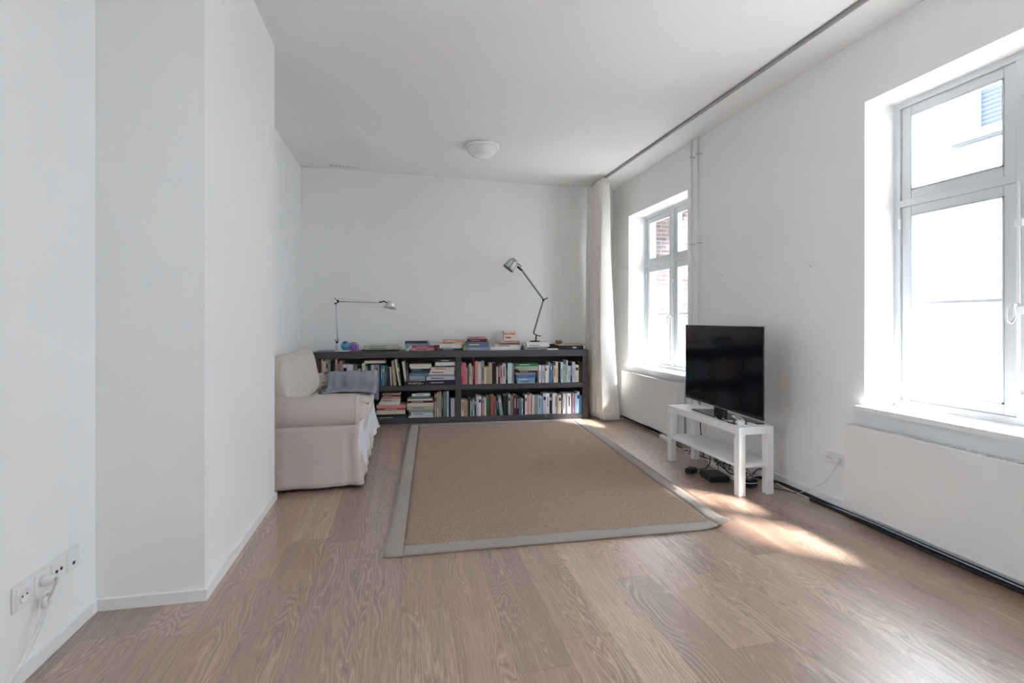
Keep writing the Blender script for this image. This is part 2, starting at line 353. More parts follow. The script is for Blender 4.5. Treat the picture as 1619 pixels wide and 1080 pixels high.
# windows; the third and fourth are unseen, added to brighten the room
def window(n,y0,y1,z0,z1,mirror=False):
    x=2.81; rt=MB(); fw=.035; yc=(y0+y1)/2; tz=z0+(z1-z0)*.665
    rt.box(x,x+.1,y0,y0+fw,z0,z1).box(x,x+.1,y1-fw,y1,z0,z1).box(x,x+.1,y0+fw,y1-fw,z1-fw,z1).box(x,x+.1,y0+fw,y1-fw,z0,z0+fw)
    rt.box(x,x+.1,y0+fw,y1-fw,tz-.018,tz+.018).box(x-.004,x+.1,yc-.02,yc+.02,z0+fw,z1-fw,b=.004)
    root=sc(rt.build('window_%d'%n,'frame'))
    def sash(a,b,c,d,side,mid=None):
        w=.055; m=MB(); xs=x+.012
        m.box(xs,xs+.045,a,a+w,c,d,b=.004).box(xs,xs+.045,b-w,b,c,d,b=.004).box(xs,xs+.045,a+w,b-w,c,c+w,b=.004).box(xs,xs+.045,a+w,b-w,d-w,d,b=.004)
        g=.006
        for q in ((a+w,a+w+g,c+w,d-w),(b-w-g,b-w,c+w,d-w)): m.box(xs-.003,xs+.03,*q)
        for q in ((c+w,c+w+g),(d-w-g,d-w)): m.box(xs-.003,xs+.03,a+w,b-w,*q)
        if mid: m.box(xs+.008,xs+.04,a+w,b-w,mid-.011,mid+.011,b=.004)
        s=part(m,'sash','frame',root)
        part(MB().box(xs+.024,xs+.028,a+w,b-w,c+w,d-w),'pane','glass',s)
        return s
    for a,b in ((y0+fw,yc-.02),(yc+.02,y1-fw)):
        sash(a,b,tz+.018,z1-fw,0); sash(a,b,z0+fw,tz-.018,0,mid=z0+.59)
    # espagnolette bolt and handle
    h=MB().tube([(x-.014,yc,z0+.04),(x-.014,yc,tz-.02)],.006,8)
    for q in (.1,.45,.8): h.box(x-.02,x-.002,yc-.016,yc+.016,z0+(tz-z0)*q,z0+(tz-z0)*q+.035,b=.003)
    hb=part(h,'bolt_rod','white',root)
    k=MB(); zz=z0+.565; k.tube([(x-.01,yc+.002,zz),(x-.05,yc+.004,zz)],.008,10)
    k.tube(spline([(x-.05,yc+.004,zz+.002),(x-.056,yc+.02,zz-.02),(x-.056,yc+.022,zz-.06),(x-.05,yc+.006,zz-.085),(x-.05,yc-.008,zz-.05),(x-.05,yc+.0,zz+.002)],5),.005,8)
    part(k,'handle','alu',root)
    hg=MB()
    for q in (.12,.9): hg.tube([(x-.006,y1-fw-.002,z0+(tz-z0)*q-.03),(x-.006,y1-fw-.002,z0+(tz-z0)*q+.03)],.006,8)
    parts(hg,'hinge','white',root)
    part(MB().box(2.555,x+.02,y0-.03,y1+.025,z0-.03,z0,b=.005) if 0 else MB().prism([(2.557,y0-.03),(2.6,y0-.03),(2.6,y0),(x+.02,y0),(x+.02,y1),(2.6,y1),(2.6,y1+.025),(2.557,y1+.025)],z0-.028,z0),'window_sill','white',root)
    part(MB().box(2.92,3.03,y0,y1,z0-.05,z0),'outer_sill','render_',root)
    if mirror: root.location.x=1.42; root.scale.x=-1
for n,w in enumerate(WINS): window(n+1,*w)
window(4,.15,.95,.655,2.4,True)  # unseen window added in the left wall to light the right wall
# ---------------------------------------------------------------- outside
sc(MB().box(2.951,3.7,-4,5.55,2.7,2.78).build('added_eave','eave'))  # added eave, its reach set to cut the sun patch short
t=thing('courtyard','pale paved courtyard ground outside the windows','courtyard',(6,2,-.4))
part(MB().box(2.951,14,-9,14,-.5,-.4),'paving','ground',t)
t=thing('garden_ground','pale paved ground outside the left wall of the room','paving',(-6,0,-.4))
part(MB().box(-14,-1.531,-9,14,-.5,-.4),'paving','ground',t)
t=thing('brick_house','old weathered brick house wing seen through the far window','building',(5,5.6,-.4))
part(MB().box(2.952,7.33,5.6,6.2,-.399,6.2),'wall','brick',t)
part(MB().box(2.952,7.5,5.45,6.3,6.2,6.32),'roof_edge','eave',t)
p=MB().tube(spline([(7.2,5.56,2.95),(7.35,5.5,2.7),(7.55,5.4,2.6),(7.7,5.3,2.68)],4),.03,8); part(p,'drain_pipe','seal',t)
t=thing('white_house','bright white rendered house across the courtyard, seen through the near window','building',(9,2,-.4))
m=MB(); m.box(9,9.5,-9,5.1,-.399,5.6).box(9,9.5,5.98,13,-.399,5.6).box(9,9.5,5.1,5.98,-.399,4.15).box(9,9.5,5.1,5.98,4.95,5.6)
part(m,'wall','render_',t)
f=MB(); f.box(8.97,9.1,5.1,5.15,4.15,4.95).box(8.97,9.1,5.93,5.98,4.15,4.95).box(8.97,9.1,5.15,5.93,4.9,4.95).box(8.97,9.1,5.15,5.93,4.15,4.2)
f=part(f,'window_frame','white',t); part(MB().box(9.05,9.08,5.15,5.93,4.2,4.9),'grille','grille',f)
part(MB().box(8.86,8.999,5.0,6.25,4.03,4.06),'window_ledge','render_',t); part(MB().box(8.88,8.999,5.02,6.23,3.99,4.029),'ledge_shade','dark',t)  # near-black strip stands in for the shade under the ledge
t=thing('garden_wall','low white garden wall with grey coping seen through the near window','wall',(8,2,-.4))
part(MB().box(8.2,8.35,-6,8.9,-.399,1.5),'wall','render_',t); part(MB().box(8.12,8.4,-6,8.9,1.5,1.57),'coping','seal',t)
# ---------------------------------------------------------------- curtain rail and curtain
tag(MB().prism([(2.293,-1.5),(2.317,-1.5),(2.284,5.18),(2.262,5.18)],2.77,2.783).box(2.3,2.306,-1.5,-1.4,2.765,2.79).build('x','rail') if 0 else MB().grid(40,1,lambda u,w:(2.32-.035*u*1.0+(w-.5)*.026,-1.5+7.15*u,ceilz(2.32)-.0165-(.0)),.014).build('curtain_rail','rail'),'long grey metal curtain rail running along the ceiling beside the windows','curtain rail')
t=thing('curtain','gathered ivory floor length curtain hanging between bookcase and far window','curtain',(2.3,5.4,0))
def cur(u,w):      # u along, w height
    z=.012+(2.735-.012)*w; k=1-w; ph=u*2*PI*7
    amp=.055+.045*k; amp*=.85+.3*noise.noise(Vector((u*4,w*1.5,3)))
    y=5.17+.44*u-.06*k*(1-u)+.03*math.sin(w*5)*(1-u)
    x=2.262+.04*k+amp*math.sin(ph+1.1*noise.noise(Vector((u*3,w*2,0))))+.012*math.sin(ph*2.3+w*4)+.05*k*(1-u)**2-.01
    return (min(x,2.475),y+.018*math.cos(ph*1.0),z)
part(MB().grid(150,40,cur,.003),'curtain_panel','curtain',t)
part(MB().grid(110,3,lambda u,w:(2.255+.03*math.sin(u*2*PI*14),5.14+.47*u,2.70+.06*w),.006),'header_tape','curtain',t)
h=MB()
for i in range(9): h.box(2.27,2.276,5.16+.05*i,5.163+.05*i,2.75,2.772)
parts(h,'hook','steel',t)
# ---------------------------------------------------------------- radiators
def radiator(lab,y0,y1,z0,z1):
    t=thing('radiator',lab,'radiator',(2.55,(y0+y1)/2,z0),'flat panel radiators under the windows')
    part(MB().box(2.5,2.507,y0,y1,z0,z1,b=.002),'front_panel','rad',t)
    parts(MB().box(2.508,2.58,y0+.002,y0+.01,z0,z1).box(2.508,2.58,y1-.01,y1-.002,z0,z1),'side_panel','rad',t)
    m=MB()
    m.box(2.508,2.515,y0+.011,y1-.011,z1-.012,z1-.002).box(2.573,2.58,y0+.011,y1-.011,z1-.012,z1-.002)
    k=y0+.03
    while k<y1-.02: m.box(2.516,2.572,k,k+.008,z1-.01,z1-.003); k+=.022
    part(m,'top_grille','rad',t)
    parts(MB().box(2.52,2.535,y0+.02,y1-.02,z0+.01,z1-.02).box(2.555,2.57,y0+.02,y1-.02,z0+.01,z1-.02),'heating_core','rad',t)
    b=MB()
    for q in (.2,.8): b.box(2.57,2.5995,y0+(y1-y0)*q,y0+(y1-y0)*q+.03,z0+.05,z1-.05)
    parts(b,'wall_bracket','rad',t)
radiator('white flat panel radiator below the near window at the right edge',.9,2.318,.066,.55)
radiator('white flat panel radiator below the far window, between curtain and television',4.07,5.24,.045,.56)
# ---------------------------------------------------------------- heating pipes
for i,(y,s) in enumerate(((3.935,'left'),(3.835,'right'))):
    t=thing('heating_pipe','thin white vertical heating pipe beside the far window, %s one of the pair'%s,'pipe',(2.57,y,0),'vertical heating pipes')
    part(MB().tube([(2.565,y,.063 if 0 else .02),(2.565,y,ceilz(2.56)-.004)],.0085,10),'pipe','plastic',t)
    c=MB()
    for z in (2.62,1.83): c.box(2.549,2.5995,y-.011,y+.011,z-.005,z+.005,b=.002)
    parts(c,'pipe_clip','socket',t)
# ---------------------------------------------------------------- ceiling light, vent, wall plugs
cx,cy=.775,4.7; cz=ceilz(cx)
t=thing('ceiling_light','round white opal dome light fixed on the ceiling','ceiling light',(cx,cy,cz-.02))
part(MB().lathe([(.15,0),(.162,-.004),(.165,-.02),(.15,-.028)],40,Matrix.Translation((cx,cy,cz+.004))),'base_plate','white',t)
part(MB().lathe([(.152,-.0245),(.15,-.04),(.138,-.065),(.11,-.092),(.07,-.108),(.03,-.115),(.001,-.116)],40,Matrix.Translation((cx,cy,cz+.004))),'dome','opal',t)
m=MB()
for i in range(9): m.box(-.79+.034*i,-.768+.034*i,5.80,5.85,ceilz(-.65)-.005,ceilz(-.65)+.004)
t=thing('ceiling_vent','small white slotted vent in the ceiling above the back wall','vent',(-.64,5.83,ceilz(-.64)-.003))
parts(m,'slot','socket',t); part(MB().box(-.8,-.48,5.79,5.86,ceilz(-.65)-.004,ceilz(-.65)+.006),'plate','ceil',t)
for x,y,z,ax,l in ((-.78,backy(-.78),2.21,1,'left part of the back wall above the white lamp'),(2.02,backy(2.02),2.155,1,'right part of the back wall beside the curtain'),
  (2.6,3.55,1.52,0,'right wall above the television, the farther one'),(2.6,2.66,1.5,0,'right wall between television and near window, the nearer one')):
    T=Matrix.Translation((x,y,z))@Matrix.Rotation(PI/2,4,'X' if ax else 'Y')
    if not ax: T=Matrix.Translation((x,y,z))@Matrix.Rotation(-PI/2,4,'Y')
    o=MB().lathe([(.007,-.004 if ax else -.004),(.007,.002),(.004,.004),(.001,.0045)],12,T).build('wall_plug','socket'); tag(o,'tiny grey wall plug on the '+l,'wall plug')
# ---------------------------------------------------------------- sockets
def socket_strip(lab,x,sgn,y0,y1,z0,z1,kinds):
    n=len(kinds); w=(y1-y0)/n
    t=thing('wall_socket',lab,'wall socket',(x,(y0+y1)/2,(z0+z1)/2))
    part(MB().box(min(x,x+sgn*.009),max(x,x+sgn*.009),y0,y1,z0,z1,b=.003),'frame','plastic',t)
    zc=(z0+z1)/2
    for i,k in enumerate(kinds):
        yc=y0+w*(i+.5); X0=x+sgn*.009; T=Matrix.Translation((X0,yc,zc))@Matrix.Rotation(sgn*PI/2,4,'Y')
        part(MB().box(min(X0,X0+sgn*.003),max(X0,X0+sgn*.003),yc-w*.42,yc+w*.42,zc-w*.42,zc+w*.42,b=.001),'insert','white',t)
        if k=='power':
            part(MB().lathe([(.024,.003),(.024,.006),(.021,.006),(.0195,.0035)],24,T),'socket_rim','white',t)
            part(MB().lathe([(.0195,.0032),(.0001,.0032)],24,T),'socket_cup','socket',t)
            d=MB()
            for q in (-1,1): d.lathe([(.003,.0034),(.003,.0045)],10,T@Matrix.Translation((0,q*.0095,0)))
            parts(d,'pin_hole','dark',t)
        if k=='data':
            d=MB()
            for q in (-1,1): d.lathe([(.0055,.003),(.0055,.0055),(.003,.0055)],12,T@Matrix.Translation((0,q*.012,0)))
            parts(d,'aerial_port','dark',t)
        if k=='phone':
            d=MB().box(min(X0+sgn*.003,X0+sgn*.005),max(X0+sgn*.003,X0+sgn*.005),yc-.006,yc+.006,zc-.018,zc-.008); part(d,'phone_port','dark',t)
    return t
socket_strip('white four-gang wall socket plate low on the left wall','-',1,0,0,0,0,[]) if 0 else socket_strip('white four-gang wall socket plate low on the left wall',-1.18,1,1.818,2.136,.232,.315,['power','blank','data','phone'])
socket_strip('small white double wall socket beside the near radiator','-',1,0,0,0,0,[]) if 0 else socket_strip('small white double wall socket beside the near radiator',2.6,-1,2.40,2.54,.262,.33,['power','power'])
t=thing('plug','white plug with hanging cords in the left wall socket plate','plug',(-1.165,1.93,.275))
part(MB().lathe([(.017,0),(.019,.012),(.014,.03),(.008,.036)],16,Matrix.Translation((-1.168,1.937,.277))@Matrix.Rotation(PI/2,4,'Y')),'plug_body','plastic',t)
part(MB().tube(spline([(-1.135,1.937,.277),(-1.12,1.93,.285),(-1.125,1.915,.25),(-1.14,1.912,.22)],5),.004,8),'cable_bend','socket',t)
part(MB().tube([(-1.145,1.912,.235),(-1.146,1.91,.2)],.009,8).tube([(-1.145,1.932,.235),(-1.146,1.93,.2)],.008,8),'cable_adapter','plastic',t)
part(MB().tube(spline([(-1.146,1.91,.2),(-1.15,1.86,.13),(-1.155,1.75,.04),(-1.14,1.6,.006),(-1.12,1.2,.006)],7),.0032,6).tube(spline([(-1.146,1.93,.2),(-1.15,1.89,.13),(-1.155,1.8,.04),(-1.13,1.65,.006),(-1.1,1.25,.006)],7),.0025,6),'cord','wcable',t)
t=thing('plug','white plug in the right socket of the pair beside the near radiator','plug',(2.58,2.435,.29))
part(MB().lathe([(.017,0),(.019,.012),(.014,.026),(.008,.03)],16,Matrix.Translation((2.588,2.435,.296))@Matrix.Rotation(-PI/2,4,'Y')),'plug_body','plastic',t)
part(MB().tube(spline([(2.572,2.43,.285),(2.57,2.44,.26),(2.578,2.52,.15),(2.58,2.62,.07),(2.565,2.72,.006),(2.55,2.8,.006)],7),.0022,6),'cord','wcable',t)
# ---------------------------------------------------------------- rug
t=thing('rug','large rectangular brown sisal rug with wide taupe cloth border','rug',(1,3.9,0))
RC=[Vector((-.082,2.424,0)),Vector((1.80,2.345,0)),Vector((2.0,5.28,0)),Vector((.098,5.385,0))]
def rp(u,w,z):
    p=RC[0]*(1-u)*(1-w)+RC[1]*u*(1-w)+RC[2]*u*w+RC[3]*(1-u)*w
    d=max(0,1-math.hypot((1-u)*1.9,w*2.9)/.22); return (p.x-d*.03,p.y+d*.01,z+.045*d*d+.0015*math.sin(w*13+u*3)**2)
bu,bw=.048,.03
part(MB().grid(60,80,lambda u,w:rp(bu+(1-2*bu)*u,bw+(1-2*bw)*w,.009),.007),'sisal_field','sisal',t)
m=MB()
m.grid(3,90,lambda u,w:rp(bu*u,w,.0125),.0115); m.grid(3,90,lambda u,w:rp(1-bu+bu*u,w,.0125),.0115)
m.grid(60,3,lambda u,w:rp(bu+(1-2*bu)*u,bw*w,.0125),.0115); m.grid(60,3,lambda u,w:rp(bu+(1-2*bu)*u,1-bw+bw*w,.0125),.0115)
part(m,'border','border',t)
# ---------------------------------------------------------------- sofa
t=thing('sofa','two-seat sofa with beige linen slipcover and rolled arms at the left wall','sofa',(-.7,4.4,0))
Y0,Y1,XB,XF=3.5,5.3,-1.1,-.298
def skirt_pt(u,w):  # u around the perimeter (outer side near, front, outer side far), w height
    z=.025+.40*w; fl=(1-w)**1.6*.05
    L1,L2=.79,Y1-Y0-.02; s=u*(L1*2+L2)
    wob=.008*math.sin(s*26)*(1-w)+.01*noise.noise(Vector((s*5,w*2,1)))*(1-w)
    def pleat(d): return .022*(1-w)**.8*math.exp(-(d/.02)**2)
    if s<L1: x=XB+s; n=(0,-1); p=(x,Y0+.012); d=L1-s
    elif s<L1+L2: q=s-L1; p=(XF,Y0+.012+q); n=(1,0); d=min(q,L2-q)
    else: q=s-L1-L2; p=(XF-q,Y1-.012); n=(0,1); d=q
    o=fl+wob-pleat(abs(d-.045))
    cx_=fl*.8 if d<.02 else 0
    X_,Y_=p[0]+n[0]*o,p[1]+n[1]*o
    if d<.06:
        e=(1-d/.06)*fl
        if s<L1: X_+=e
        elif s<L1+L2: Y_+= -e if (s-L1)<L2/2 else e
        else: X_+=e
    return (X_,Y_,z)
part(MB().grid(260,14,skirt_pt,.006),'skirt','linen',t)
part(MB().box(XB,XF-.015,Y0+.03,Y1-.03,.06,.34,b=.02),'base_frame','linen',t)
def arm(yo,sg):   # yo outer y, sg +1 inward direction
    R_=.118; prof=[]
    for k in range(15):
        a=PI*1.28-k/14*PI*1.5; prof.append((yo+sg*(R_+R_*1.0*math.cos(a)),.497+R_*math.sin(a)))
    prof=[(yo+sg*.022,.2),(yo+sg*.022,.385)]+prof+[(yo+sg*.215,.36),(yo+sg*.215,.2)]
    m=MB(); n=len(prof); xs=[XB+.02+k*(XF-XB-.03)/24 for k in range(25)]
    v=[];
    for i,x in enumerate(xs):
        for j,(y,z) in enumerate(prof):
            w_=.006*noise.noise(Vector((x*6,y*9,z*9))); v.append((x,y+w_,z+w_*(z>.3)))
    f=[(i*n+j,(i+1)*n+j,(i+1)*n+j+1,i*n+j+1) if sg>0 else (i*n+j,i*n+j+1,(i+1)*n+j+1,(i+1)*n+j) for i in range(24) for j in range(n-1)]
    m.add(v,f,True); c=len(m.v)
    # front face slightly domed with piping
    fr=prof; cyz=(sum(p[0] for p in fr)/n,.44)
    rings=[(1,0),(.93,.012),(.6,.02),(.05,.022)]
    vv=[(xs[-1]+d,cyz[0]+(y-cyz[0])*s_,cyz[1]+(z-cyz[1])*s_) for s_,d in rings for y,z in fr]
    m.add(vv,[(i*n+j,(i+1)*n+j,(i+1)*n+(j+1)%n,i*n+(j+1)%n) for i in range(3) for j in range(n)],True)
    a=part(m,'arm','linen',t)
    pp=[(xs[-1]+.004,y,z) for y,z in fr]; part(MB().tube(pp,.005,6),'piping','linen2',a)
    part(MB().tube([(x,yo+sg*.018,.388+.002*math.sin(x*20)) for x in xs],.004,6),'seam','linen2',a)
arm(Y0,1); arm(Y1,-1)
part(MB().sup((-1.03,(Y0+Y1)/2,.52),(.075,.88,.31),(.3,.2),(16,40)),'backrest','linen',t)
def cush(c,h,tilt,bulge,seed,lab,nm='back_cushion'):
    def fn(q,p):
        d=Vector(q)-Vector(c)
        k=1+.0*p.x; e=(1-abs(p.y)**3)*(1-abs(p.z)**3)
        d.x+=bulge*p.x*e; n_=noise.noise(Vector((q[1]*4+seed,q[2]*4,q[0]*4)))*.022; d.x+=n_; d.z+=n_*.8-.02*(abs(p.y)**4)*(p.z>0)*0
        d=Matrix.Rotation(tilt,3,'Y')@d; return Vector(c)+d
    part(MB().sup(c,h,(.55,.38),(22,44),fn=fn),nm,'linen2',t,lab)
cush((-.875,4.78,.66),(.07,.36,.215),-.17,.035,1,'far back cushion')
cush((-.85,4.07,.655),(.075,.36,.215),-.2,.04,6,'near back cushion')
for y,s in ((4.78,3),(4.05,9)):
    def fn(q,p,s=s):
        return Vector((q.x,q.y,q.z-.045+.02*(1-abs(p.x)**4)*(1-abs(p.y)**4)*(p.z>0)+.012*noise.noise(Vector((q.x*5,q.y*5,s)))))
    part(MB().sup((-.63,y,.415),(.372,.36,.075),(.35,.22),(16,44),fn=fn),'seat_cushion','linen2',t)
# white sheet hanging over the seat front
t=thing('white_sheet','loose white cotton sheet hanging over the seat front of the sofa','sheet',(-.25,4.4,.3))
def sh(u,w):   # u along y, w from under the seat cushion down to the floor
    k=w; y=3.545+1.555*u; bot=.035+.03*max(0,math.sin(u*8))+.12*max(0,1-abs(u-.42)/.12)
    z=.425-(.425-bot)*k; x=-.268+.008*k-.006*math.sin(PI*k)
    x+=(.010*math.sin(u*29+2*k)+.007*math.sin(u*53))*k
    f=max(0,(u-.72)/.28); x+=.055*f*f*k*k; y+=.05*(u-.5)*k-.03*(1-u)*k
    return (x-.03*max(0,1-u/.12),y,z)
part(MB().grid(70,24,sh,.003),'sheet_panel','sheet',t)
# throw over far arm
t=thing('throw_blanket','blue-grey striped throw blanket folded over the far sofa arm','blanket',(-.5,5.18,.6))
def th(u,w):
    x=-.70+.462*u; ya=Y1-.118; R_=.129+.004*math.sin(u*17)+.003*math.sin(u*31+w*5); wr=.006*noise.noise(Vector((u*5,w*9,2)))
    if w<.36: k=w/.36; y=4.74+.29*k+.02*math.sin(u*5); z=.477+.012*math.sin(k*PI*2.2+u*3)**2+wr
    elif w<.46: k=(w-.36)/.1; y=5.03+(ya-R_-5.03)*k+.02*math.sin(u*5)*(1-k); z=.477+.025*k
    elif w<.85:
        k=(w-.46)/.39; a=PI-k*PI; y=ya+R_*math.cos(a); z=.50+R_*math.sin(a)+wr
    else: k=(w-.85)/.15; y=ya+R_+.004; z=.50-.18*k
    z-=max(0,u-.86)*.12
    return (x,y,z)
tb=part(MB().grid(60,40,th,.008),'blanket_body','throw',t)
part(MB().grid(6,40,lambda u,w:(lambda p:(p[0]+.012,p[1]-(.012 if w<.5 else -.012),p[2]+.014*math.sin(min(1,max(0,(w-.46)/.4))*PI)))(th(.9+.1*u,w)),.007),'folded_edge','throw',t)
m=MB()
for i in range(34):
    w=.02+.68*i/33; p=Vector(th(0,w)); q=p+Vector((-.035-.02*R.random(),-.004,-.018*R.random()))
    mid=(p+q)/2+Vector((0,-.008,-.006*R.random())); m.tube(spline([p,mid,q],3),.0035,5)
part(m,'fringe','fringe',t,label='knotted dark and cream fringe',kind='stuff')
# ---------------------------------------------------------------- bookcase
SO=Vector((-.229,5.525,0)); SA=-math.atan(.077)
ST=Matrix.Translation(SO)@Matrix.Rotation(SA,4,'Z')       # local: x along the front, y into depth
def tv_(mb): mb.v=[tuple(ST@Vector(v)) for v in mb.v]; return mb
t=thing('bookcase','long low black-brown bookcase with four open bays against the back wall','bookcase',tuple(ST@Vector((.83,.2,0))))
UL_,UR_=-.708,2.368; D=.37
def bp(nm,*a): part(tv_(MB().box(*a,b=.002)),nm,'shelf',t)
bp('top_board',UL_,UR_,0,D,.728,.8); bp('bottom_board',UL_+.067,UR_-.069,.001,D,0.0,.06)
bp('side_panel',UL_,UL_+.067,0.001,D,0,.7275); bp('side_panel',UR_-.069,UR_,0.001,D,0,.7275); bp('divider',.827,.891,.001,D,.06,.7275)
bp('shelf_board',UL_+.067,.827,.002,D,.363,.42); bp('shelf_board',.891,UR_-.069,.002,D,.363,.42)
bp('back_panel',UL_+.067,.827,D-.012,D-.002,.06,.7275); bp('back_panel',.891,UR_-.069,D-.012,D-.002,.06,.7275)
